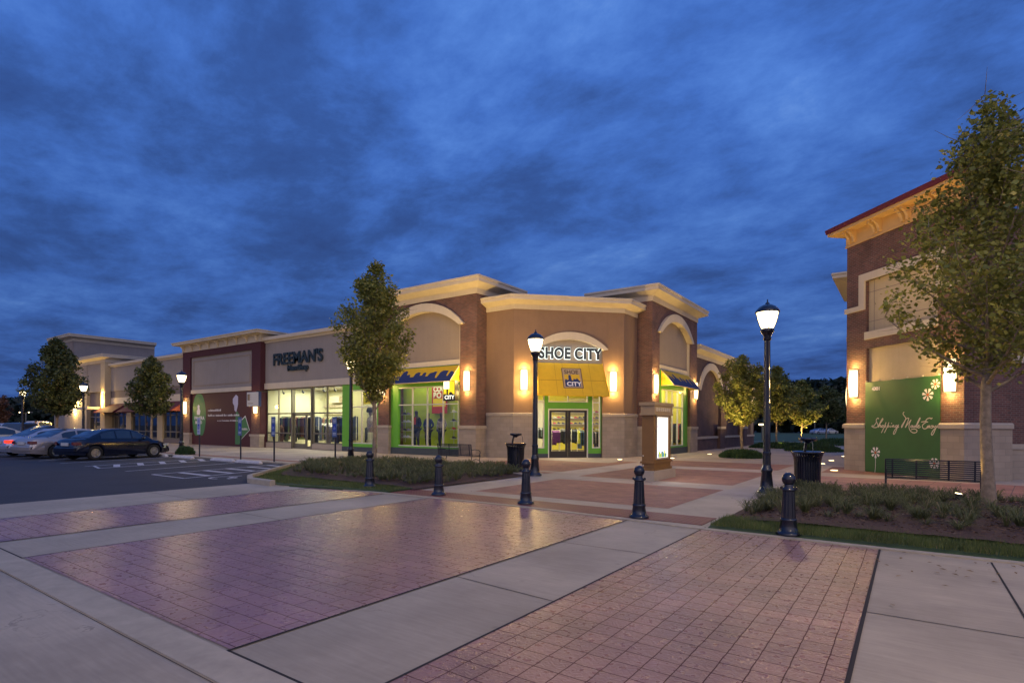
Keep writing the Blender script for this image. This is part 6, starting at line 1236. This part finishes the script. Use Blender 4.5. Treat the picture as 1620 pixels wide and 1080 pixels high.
    for sgn in (-1, 1):
        def shell(xa, xb, z0, z1, y_in, m, nm, off=.012):
            b = MB(); q_ = []; N_ = 6
            for i in range(N_ + 1):
                x = xa + (xb - xa) * i / N_; y = hw(x) + off * .5; q_ += [(x, sgn * y, z0), (x, sgn * y * .985, z1)]
            xe = xb + math.copysign(off, xb); q_ += [(xe, sgn * y_in, z0), (xe, sgn * y_in, z1)]
            b.add(q_, [(2 * i, 2 * i + 2, 2 * i + 3, 2 * i + 1) for i in range(N_ + 1)], True); b.build(nm, m, t)
        shell(-h + .22, -h, .70, .83, W * .60, M['brake'] if lit else M['tail'], 'tail_light', .02)
        shell(h - .4, h - .06, .58, .68, W * .4, M['head'], 'headlight')
        b = MB(); b.lathe([(0, -.06), (.07, -.05), (.09, 0), (.07, .05), (0, .06)], 10, (.72, sgn * (W + .06), .98), axis='y'); b.build('wing_mirror', paint, t)
        for hx in ((-.85, .05) if detail else ()): b = MB(); b.box(hx - .0, hx + .15, sgn * W * .985 - .012, sgn * W * .985 + .012, .79, .815); b.build('door_handle', paint, t)
        b = MB(); zz0 = .28
        for xx in (-.47, .27, .98): b.box(xx, xx + .008, sgn * (W * 1.0) - .003, sgn * (W * 1.0) + .003, .42, .8)
        b.build('door_gap', M['under'], t)
    b = MB(); b.box(-h - .014, -h + .02, -.26, .26, .66, .80); b.build('number_plate', mat('plate_white', (.5, .5, .48), .5, var=0), t)
    b = MB(); b.sweep([(-h + .5, -W * .99), (-h - .03, -W * .8), (-h - .07, 0), (-h - .03, W * .8), (-h + .5, W * .99)][::-1], [(0, .34), (.02, .42), (.02, .56), (0, .6), (-.1, .6), (-.1, .34)]); fixn(b.build('bumper', paint, t))
    b = MB(); b.sweep([(h - .5, W * .98), (h - .03, W * .78), (h + .05, 0), (h - .03, -W * .78), (h - .5, -W * .98)][::-1], [(0, .28), (.02, .36), (.02, .5), (0, .54), (-.1, .54), (-.1, .28)]); fixn(b.build('bumper', paint, t))
    t.location = loc; t.rotation_euler.z = rz; return t
A0_ = R(90 + 12.5)
car('dark blue four-door sedan, nearest of the row', CARM['blue'], (-19.12, -12.4, Z1), A0_, L_=4.42, wb=2.74, H=1.44)
car('champagne sedan parked between the dark blue and the silver one', CARM['champagne'], (-22.1, -13.0, Z1), A0_)
car('silver sedan with bright red brake lights on', CARM['silver'], (-24.9, -13.2, Z1), A0_, lit=True)
car('cream estate car at the left edge of the photo', CARM['cream'], (-31.2, -14.2, Z1), A0_, H=1.52, kind='wagon')
x_, y_ = far(22, 52); car('dark estate car, roof only, behind the cream one', CARM['darkcar'], (x_, y_, Z1), R(200), H=1.75, kind='wagon', group='cars parked farther off')
x_, y_ = far(75, 48); car('blue car seen over the roofs near the far left tree', CARM['darkcar'], (x_, y_, Z1), R(120), H=1.5, group='cars parked farther off')
x_, y_ = far(54, 62); car('pale van-like car behind the standing person', mat('pale_car_paint', (.7, .62, .52), .3, var=0, coat=1), (x_, y_, Z1), R(190), H=1.95, kind='wagon', group='cars parked farther off')
x_, y_ = far(-8, 60); car('silver estate car far off at the very left edge', CARM['silver'], (x_, y_, Z1), R(200), H=1.7, kind='wagon', group='cars parked farther off')
for i, (px_, Y_, pm, lb_) in enumerate(((1296, 135, 'silver', 'tiny silver car across the lawn, left of the pair'), (1312, 140, 'cream', 'tiny cream car across the lawn, right of the pair'))):
    x_, y_ = far(px_, Y_); car(lb_, CARM[pm], (x_, y_, 0), R(60), group='cars across the lawn', detail=False)

# ================================================================== FIGURES
def skin(name, joints, edges, radii, m, parent, sub=2):
    me = bpy.data.meshes.new('tmp'); me.from_pydata(joints, edges, []); o = bpy.data.objects.new('tmp', me); COL.objects.link(o)
    o.modifiers.new('s', 'SKIN'); sv = o.data.skin_vertices[0].data
    for i, r_ in enumerate(radii): sv[i].radius = (r_, r_) if not isinstance(r_, tuple) else r_
    sv[0].use_root = True; su = o.modifiers.new('u', 'SUBSURF'); su.levels = sub; su.render_levels = sub
    dg = bpy.context.evaluated_depsgraph_get(); m2 = bpy.data.meshes.new_from_object(o.evaluated_get(dg)); m2.name = name
    bpy.data.objects.remove(o); m2.materials.clear(); m2.materials.append(m); m2.polygons.foreach_set('use_smooth', [True] * len(m2.polygons))
    r_ = bpy.data.objects.new(name, m2); COL.objects.link(r_); r_.parent = parent; return r_
def figure(root, skin_m, top_m, leg_m, shirt=None, arm=0.0, hair=None, sc=1., stripes=None):
    J = [(0, 0, .95), (0, 0, 1.12), (0, 0, 1.38), (0, -.01, 1.50), (0, -.02, 1.60), (0, -.025, 1.70), (0, -.02, 1.76)]
    E_ = [(0, 1), (1, 2), (2, 3), (3, 4), (4, 5), (5, 6)]; Rr = [(.15, .11), (.13, .10), (.15, .10), .055, .075, .09, .06]
    for s in (-1, 1):
        k = len(J); J += [(s * .17, 0, 1.40), (s * (.24 + arm * .08), .03, 1.14), (s * (.25 - arm * .08), -.07, .92), (s * (.25 - arm * .1), -.10, .84)]; E_ += [(2, k), (k, k + 1), (k + 1, k + 2), (k + 2, k + 3)]; Rr += [.06, .045, .034, .03]
        k = len(J); J += [(s * .10, 0, .86), (s * .11, -.02, .50), (s * .12, .02, .10), (s * .13, -.12, .04)]; E_ += [(0, k), (k, k + 1), (k + 1, k + 2), (k + 2, k + 3)]; Rr += [.09, .062, .045, .035]
    J = [(a * sc, b_ * sc, c * sc) for a, b_, c in J]; g = lambda v, f=1.: tuple(x * f * sc for x in v) if isinstance(v, tuple) else v * f * sc
    body = skin('body', J, E_, [g(v) for v in Rr], skin_m, root)
    # jacket: torso and arms, a little larger
    ids = [0, 1, 2] + [7, 8, 9] + [15, 16, 17]; mp_ = {v: i for i, v in enumerate(ids)}; ed = [(0, 1), (1, 2), (2, 7), (7, 8), (8, 9), (2, 15), (15, 16), (16, 17)]
    skin('jacket', [J[i] for i in ids], [(mp_[a], mp_[c]) for a, c in ed], [g(Rr[i], 1.22) for i in ids], top_m, root)
    ids = [0, 11, 12, 13, 19, 20, 21]; mp_ = {v: i for i, v in enumerate(ids)}; ed = [(0, 11), (11, 12), (12, 13), (0, 19), (19, 20), (20, 21)]
    skin('trousers', [J[i] for i in ids], [(mp_[a], mp_[c]) for a, c in ed], [g(Rr[i], 1.2) for i in ids], leg_m, root)
    if shirt: b = MB(); b.box(-.05 * sc, .05 * sc, -.150 * sc, -.10 * sc, 1.10 * sc, 1.44 * sc); b.build('shirt', shirt, root)
    if hair: b = MB(); b.lathe([(0, 1.62), (.085, 1.66), (.098, 1.72), (.08, 1.79), (0, 1.82)], 12, (0, .01, 0)); b.build('hair', hair, root)
    return body
DK = mat('black_cloth', (.02, .02, .025), .8, var=0); NV = mat('navy_cloth', (.03, .04, .08), .8, var=0); RD = mat('coral_cloth', (.5, .06, .04), .7, var=0); GY = mat('grey_striped_cloth', (.28, .25, .26), .8, var=.5, vscale=14); MN = mat('mannequin_dark', (.05, .04, .03), .5, var=0); SKN = mat('skin_tone', (.35, .2, .14), .6, var=0)
for px_, lab, top, shirt, arm in ((660, 'mannequin in a black jacket over a coral shirt, left of the three', DK, RD, .2), (678.5, 'slim mannequin in dark clothes with a hand in its pocket, middle of the three', NV, None, 1.0), (699.5, 'mannequin in a striped grey sweater, right of the three, under the poster', GY, None, .4)):
    t = thing('mannequin', lab, 'mannequin', (0, 0, 0)); figure(t, MN, top, NV if top is not NV else DK, shirt, arm, sc=1.22 if px_ < 670 else 1.15); t.location = (ux(px_, -.25), -.3, .36)
x_, y_ = far(56.5, 56); t = thing('person', 'person in dark clothes standing among the far parked cars', 'person', (0, 0, 0)); body = figure(t, SKN, DK, NV, None, 0, hair=DK, sc=.97)
b = MB(); [b.lathe([(0, -.008), (.01, 0), (0, .008)], 6, (s * .033, -.108, 1.66), axis='y') for s in (-1, 1)]; b.build('eyes', DK, t); b = MB(); b.add([(-.012, -.10, 1.625), (.012, -.10, 1.625), (0, -.13, 1.63), (0, -.10, 1.665)], [(0, 1, 2), (0, 2, 3), (1, 3, 2)]); b.build('nose', SKN, t); t.location = (x_, y_, Z1); t.rotation_euler.z = R(40)
t.scale = (1.05, 1.05, 1.12)

# ================================================================== SHOP FITTINGS
def shoe_pts(b, x, y, z, dx, dy):
    L_ = .24; n = (-dy, dx); pr = [(0, 0), (1, 0), (1, .22), (.7, .38), (.45, .5), (.3, .62), (0, .58)]
    p = lambda u, v, w: (x + dx * u * L_ + n[0] * w, y + dy * u * L_ + n[1] * w, z + v * .2)
    k = len(pr); b.add([p(u, v, -.045) for u, v in pr] + [p(u, v, .045) for u, v in pr], [tuple(range(k)), tuple(range(2 * k - 1, k - 1, -1))] + [(i, (i + 1) % k, k + (i + 1) % k, k + i) for i in range(k)])
def shoe_rack(label, F, s0, s1, zs, d, cols, group=None, dp=.3):
    p = F((s0 + s1) / 2, 0, d); t = thing('shoe_rack', label, 'shelf', (p.x, p.y, zs[0]), group)
    b = MB()
    for z in zs: b.fbox(F, s0, s1, z - .02, z, d - dp, d)
    for s in (s0, s1 - .02): b.fbox(F, s, s + .02, zs[0] - .3, zs[-1] + .3, d - dp - .02, d - dp)
    b.build('shelves', M['alu'], t); i = 0
    for z in zs:
        s = s0 + .06
        while s < s1 - .24: b = MB(); q_ = F(s, z, d - dp / 2); shoe_pts(b, q_.x, q_.y, z + .001, F.t.x, F.t.y); b.build('shoe', cols[i % len(cols)], t); i += 1; s += .3
    return t
WH = mat('white_trainer', (.7, .7, .68), .5, var=0); BK = mat('black_trainer', (.03, .03, .035), .5, var=0); RT = mat('red_trainer', (.5, .05, .03), .5, var=0); BR = mat('brown_boot', (.2, .09, .04), .6, var=0)
shoe_rack('glass-edged shelves of white and grey trainers left of the mannequins', FL, xl(634, -.3), xl(647, -.3), [.95, 1.35, 1.85, 2.3], -.6, [WH, WH, BK, GY])
shoe_rack('shelves of dark shoes with one red row right of the mannequins', FL, xl(711, -.3), xl(720.5, -.3), [.95, 1.45, 1.9, 2.4], -.6, [BK, RT, BK, WH])
t = thing('window_poster', 'red and yellow poster with big white letters hanging behind the mannequins', 'poster', (ux(695, .3), .4, 2.2)); FP = Frame((ux(683, .4), .4), (ux(707, .4), .4))
pb(t, 'sheet', mat('poster_red', (.45, .04, .03), .6, var=0), (0, FP.len, 2.35, 4.05, -.03, 0), F=FP)
flat(lambda x, y, d=0: FP(x, y, .004), [[(.1, 2.75), (FP.len - .1, 2.75), (FP.len - .1, 3.2), (.1, 3.2)]], mat('poster_yellow', (.8, .6, .02), .6, var=0), 'yellow_band', t)
for tx, z, hh, mm in (('COO', 3.62, .28, 'white'), ('BO', 3.24, .32, 'white')): a = text_mb(FP, tx, .12, z, hh, .004, .012, 1, .02); a.build('letters', M[mm], t)
def clothes_rack(label, x0, y0, x1, y1, z, cols, n, drop=.9, group=None, m='alu'):
    t = thing('clothes_rack', label, 'clothes rack', ((x0 + x1) / 2, (y0 + y1) / 2, 0), group); b = MB(); b.tube([(x0, y0, .03), (x0, y0, z), (x1, y1, z), (x1, y1, .03)], .018, 6); b.build('rail', M[m], t)
    d = Vector((x1 - x0, y1 - y0, 0)); L_ = d.length; d.normalize(); n_ = Vector((-d.y, d.x, 0))
    for i in range(n):
        c = Vector((x0, y0, 0)) + d * (L_ * (i + .5) / n); w_ = rnd.uniform(.22, .30); dr = drop * rnd.uniform(.75, 1.05); th = L_ / n * rnd.uniform(.4, .52); b = MB()
        prf = [(-w_, z - .15), (-w_ * 1.05, z - dr), (w_ * 1.05, z - dr), (w_, z - .15), (.05, z - .04), (-.05, z - .04)]
        A_ = [c + n_ * u + d * -th + Vector((0, 0, v)) for u, v in prf]; B_ = [c + n_ * u * .96 + d * th + Vector((0, 0, v)) for u, v in prf]; b.add(A_ + B_, [tuple(range(6)), tuple(range(11, 5, -1))] + [(i_, (i_ + 1) % 6, 6 + (i_ + 1) % 6, 6 + i_) for i_ in range(6)])
        fixn(b.build('garment', cols[i % len(cols)], t))
    return t
PU = mat('purple_cloth', (.16, .03, .2), .8, var=.1); BL = mat('blue_cloth', (.04, .12, .24), .8, var=0); YG = mat('yellow_green_cloth', (.55, .55, .05), .8, var=0); TN = mat('brown_cloth', (.12, .06, .04), .8, var=.2); OL = mat('olive_cloth', (.16, .2, .08), .8, var=0); CR = mat('cream_cloth', (.6, .5, .38), .8, var=0)
qp = lambda px_, d: FQ(sq(px_, -d), 0, -d)
a, c = qp(873, 2.2), qp(884.5, 2.2); clothes_rack('rack of purple tops behind the left door leaf', a.x, a.y, c.x, c.y, 1.45, [PU], 7, .85)
a, c = qp(886, 2.8), qp(901, 2.8); clothes_rack('rack of black coats behind the middle of the doors', a.x, a.y, c.x, c.y, 1.5, [DK, DK, NV], 7, .9)
a, c = qp(904, 2.4), qp(913, 2.4); clothes_rack('rack of dark tops behind the right door leaf', a.x, a.y, c.x, c.y, 1.5, [DK, NV], 5, .8)
a, c = qp(914, 2.0), qp(925, 2.0); clothes_rack('rack with one lime and one teal garment by the right door jamb', a.x, a.y, c.x, c.y, 1.45, [YG, BL, DK, BL], 5, 1.0)
a, c = qp(937, 1.8), qp(949, 1.8); clothes_rack('rack of dark clothes behind the right sidelight', a.x, a.y, c.x, c.y, 1.4, [DK, GY, DK], 5, .9)
a, c = qp(849, 1.8), qp(859, 1.8); clothes_rack('rack of pale blue clothes behind the left sidelight', a.x, a.y, c.x, c.y, 1.6, [mat('pale_blue_cloth', (.35, .42, .5), .8, var=0), DK], 4, .7)
shoe_rack('wall shelves of dark shoes inside the entrance, left', FI, 1.6, 4.3, [1.6, 2.0, 2.4], .35, [BK, BR, WH]); shoe_rack('wall shelves of shoes inside the entrance, right', FI, 6.2, 9.6, [1.4, 1.8, 2.2, 2.6], .35, [BK, BK, WH, RT])
pb(thing('wall_panel', 'pale cream display column against the yellow wall inside the entrance', 'display', tuple(FI(5.4, 0, .2))), 'column', 'ceil', (4.8, 5.9, 0, 3.4, .01, .3), F=FI)
for i, (x0, cols, lb_) in enumerate(((-25.2, [DK, OL, TN, DK], 'rack of dark coats in the left menswear window'), (-24.0, [TN, BR, TN, OL], 'rack of brown jackets behind the second menswear pane'), (-22.2, [NV, GY, DK], 'rack of navy suits left of the menswear door'), (-19.3, [DK, DK, NV], 'rack of black jackets in the right menswear window'), (-18.2, [NV, RD, BL], 'rack of blue and red shirts by the green window'))):
    clothes_rack(lb_, x0 - .2, .5 + .3 * (i % 2), x0 + .85, .7 + .3 * (i % 2), 2.3, cols, 7, 1.7)
for i, (x0, y0, cols, z_) in enumerate(((-25.0, 2.0, [TN, DK, BR], 1.75), (-23.4, 2.4, [GY, TN, OL], 1.8), (-21.9, 1.9, [DK, NV, CR], 1.7), (-20.6, 2.6, [BR, DK], 1.6), (-19.0, 2.0, [DK, GY, NV], 2.0), (-24.6, 3.6, [DK, TN, BR, OL], 2.25), (-19.3, 3.5, [CR, TN, RD, NV], 2.3), (-18.3, 1.6, [DK, NV], 1.6))):
    clothes_rack(['second-row rack of brown and black coats, far left of the menswear shop', 'second-row rack of grey and olive jackets in the menswear shop', 'second-row rack of suits left of the menswear door', 'low rack of dark jackets behind the menswear door', 'second-row rack of dark coats right of the menswear door', 'tall rear rack of brown jackets at the back left of the menswear shop', 'tall rear rack of cream, brown and red clothes at the back right', 'low rack of dark suits beside the green frame'][i], x0 - .2, y0, x0 + 1.0, y0 + .15, z_, cols, 10, z_ * .72)
for i in range(7): b = MB(); x_ = -25.4 + i * 1.2; b.tube([(x_, .5, 4.4), (x_, .5, 4.05)], .02, 5); b.tube([(x_, .5, 4.08), (x_, .62, 3.95)], [.05, .08], 8); b.build('track_light', M['blackalu'], mens)
pb(mens, 'counter', 'shelfwood', (-21.8, -20.8, 3.2, 3.7, .03, 1.1), (-24.9, -23.7, 4.2, 4.59, 3.4, 3.9))
def coat_form(label, px_, v, m1, m2, h_=1.78):
    x_ = ux(px_, v); t = thing('mannequin', label, 'mannequin', (0, 0, 0)); b = MB()
    b.lathe([(.03, .03), (.14, .035), (.02, .06), (.02, .5)], 10); b.build('stand', M['alu'], t)
    b = MB(); pr = [(.20, .42), (.24, .8), (.20, 1.05), (.22, 1.3), (.23, 1.42), (.16, 1.52), (.07, 1.56)]; pr = [(r_, z * h_ / 1.78) for r_, z in pr]; b.lathe(pr, 18); b.v = [(a, c * .62, d) for a, c, d in b.v]; b.build('coat', m1, t)
    for s_ in (-1, 1): b = MB(); b.tube([(s_ * .19, 0, 1.44 * h_ / 1.78), (s_ * .29, .01, 1.15), (s_ * .27, -.05, .86)], [.07, .06, .05], 8); b.build('sleeve', m1, t)
    b = MB(); b.lathe([(.10, 1.46), (.09, 1.57), (.05, 1.60), (.045, 1.66)], 12); b.build('collar', m2, t); t.location = (x_, v, 0)
coat_form('mannequin in a black coat with an ochre collar, left menswear pane', 430, .1, DK, YG, 1.95); coat_form('mannequin in a brown leather jacket, second menswear pane', 445, .15, TN, BR, 1.8)
coat_form('mannequin in an olive jacket beside the brown one, second menswear pane', 453, .5, OL, TN, 1.9); coat_form('mannequin in a dark suit just left of the menswear door leaf', 466, .3, DK, CR, 1.85)
coat_form('mannequin in a black jacket right of the menswear door', 500, .1, DK, BK, 1.6); coat_form('mannequin in a grey suit behind the right menswear pane', 520, .25, GY, WH, 1.8); coat_form('mannequin in a navy coat at the right end of the menswear window', 533, .15, NV, RD, 1.95)
FMI = Frame((-26, 4.6), (-17.5, 4.6)); shoe_rack('lit shelves of shoes at the back of the menswear shop', FMI, 4.0, 7.8, [.6, 1.0, 1.4, 1.8, 2.2], .36, [BR, BK, BR])
t = thing('display_table', 'small table of red clothes in the green framed end window', 'table', (-14.6, .3, 0)); b = MB(); [b.box(x, x + .04, y, y + .04, .03, .75) for x in (-15.2, -14.2) for y in (.1, .7)]; b.build('leg', M['alu'], t); pb(t, 'table_top', 'alu', (-15.25, -14.1, .05, .8, .75, .79))
b = MB(); b.lathe([(.02, .79), (.5, .80), (.48, .98), (.25, 1.1), (0, 1.14)], 14, (-14.6, .4, 0)); b.build('cloth_pile', RD, t)
t = thing('mannequin', 'grey clad mannequin bust with a black cap in the green framed end window', 'mannequin', (0, 0, 0)); b = MB(); b.lathe([(.16, 1.2), (.2, 1.5), (.24, 1.85), (.2, 2.1), (.07, 2.2), (.06, 2.28), (.12, 2.36), (.13, 2.5), (.08, 2.62), (0, 2.64)], 18); b.build('bust', GY, t); b = MB(); b.lathe([(.05, .03), (.02, .06), (.02, 1.2)], 8); b.build('stand', M['alu'], t); b = MB(); b.lathe([(.24, 2.48), (.25, 2.56), (.22, 2.72), (.12, 2.82), (0, 2.84)], 16); b.build('cap', DK, t); t.location = (ux(584, .4), .5, 0)
pt_ = thing('window_poster', 'yellow poster in the top of the green framed end window', 'poster', (ux(580, .3), .3, 3)); pb(pt_, 'sheet', mat('poster_yellow', (.8, .6, .02), .6, var=0), (ux(574, .3), ux(592, .3), .3, .32, 3.0, 3.75))
clothes_rack('rack of clothes in the side window of the right tower, left', -.3, 7.3, -.3, 8.6, 1.6, [DK, GY, BL], 7, .9); clothes_rack('rack of clothes in the side window of the right tower, right', -.3, 9.3, -.3, 10.9, 1.7, [BK, GY, DK, CR], 8, 1.0)
clothes_rack('rack of black and grey coats deepest in the side window of the right tower', -.8, 13.0, .2, 13.0, 1.9, [BK, DK, GY, RT], 9, 1.3)
FSW = Frame((-.98, 7.0), (-.98, 12)); shoe_rack('shelves of shoes high in the side window of the right tower', FSW, .3, 4.4, [.9, 1.35, 1.8, 2.25], .33, [BK, WH, BK])

# ================================================================== FAR BACKGROUND
M['farwood'] = foliage('far_woods_leaves', (.015, .028, .018), (.028, .045, .028))
def woods(label, pts, h0, h1, n, ls, seed, dp=16):
    rg = np.random.default_rng(seed); V = []; Fc = []
    for i in range(n):
        f = rg.random() * (len(pts) - 1); a = int(f); u = f - a; x = pts[a][0] * (1 - u) + pts[a + 1][0] * u; y = pts[a][1] * (1 - u) + pts[a + 1][1] * u
        top = h0 + (h1 - h0) * (.5 + .28 * math.sin(f * 19 + seed) + .22 * math.sin(f * 47 + 1)); z = top * rg.random() ** .6; x += rg.normal(0, dp * .2); y += rg.normal(0, dp * .2)
        d = rg.normal(0, 1, 3); d /= np.linalg.norm(d); e_ = np.cross(d, rg.normal(0, 1, 3)); e_ /= np.linalg.norm(e_); k = len(V); p = np.array([x, y, z])
        V += [tuple(p - d * ls), tuple(p + e_ * ls * .6), tuple(p + d * ls), tuple(p - e_ * ls * .6)]; Fc.append((k, k + 1, k + 2, k + 3))
    b = MB(); b.add(V, Fc); o = b.build('woods', M['farwood'], None, (pts[0][0], pts[0][1], 0), kind='stuff'); o['label'] = label; o['category'] = 'woods'
woods('dark far-off woods along the left horizon', [far(-900, 260), far(-450, 240), far(-120, 210), far(10, 215), far(140, 200), far(300, 190)], 8.5, 11.5, 30000, 1.3, 3)
woods('dark far-off woods behind the lawn at the right', [far(1140, 185), far(1240, 175), far(1310, 165), far(1420, 150), far(1700, 150)], 11, 16, 22000, 1.2, 4)
rsheet('far_road', -150, 150, 150, 158, .004, M['asphalt'])
def lot_light(label, px_, Y_, h_, arms=2, lit=True):
    x_, y_ = far(px_, Y_); t = thing('car_park_light', label, 'light', (x_, y_, 0), 'distant car park lights'); b = MB(); b.tube([(x_, y_, 0), (x_, y_, h_)], .12, 6); b.build('pole', M['bronze'], t)
    for s in ((-1, 1) if arms == 2 else (0,)):
        b = MB(); dx, dy = cT * s * .9, sT * s * .9; b.box(x_ + dx - .4, x_ + dx + .4, y_ + dy - .25, y_ + dy + .25, h_ - .1, h_ + .12); hd = b.build('head', M['bronze'], t)
        b = MB(); b.box(x_ + dx - .35, x_ + dx + .35, y_ + dy - .28, y_ + dy - .26, h_ - .12, h_ + .05); b.build('lens', M['disc'], hd)
lot_light('double-headed car park light behind the street lamp at the left', 41, 110, 3.9)
for i, (px_, Y_, h_) in enumerate(((1206, 70, 2.0), (1330, 160, 4.5), (1289, 150, 3.2), (1268, 150, 9))): lot_light(['small bright light just past the end of the brick wing', 'faint light across the lawn, right', 'faint light across the lawn, middle', 'high faint light behind the third uplit tree'][i], px_, Y_, h_, 1)
for o in bpy.data.objects:
    if o.type == 'MESH' and o.name.startswith('tmp'): bpy.data.objects.remove(o)
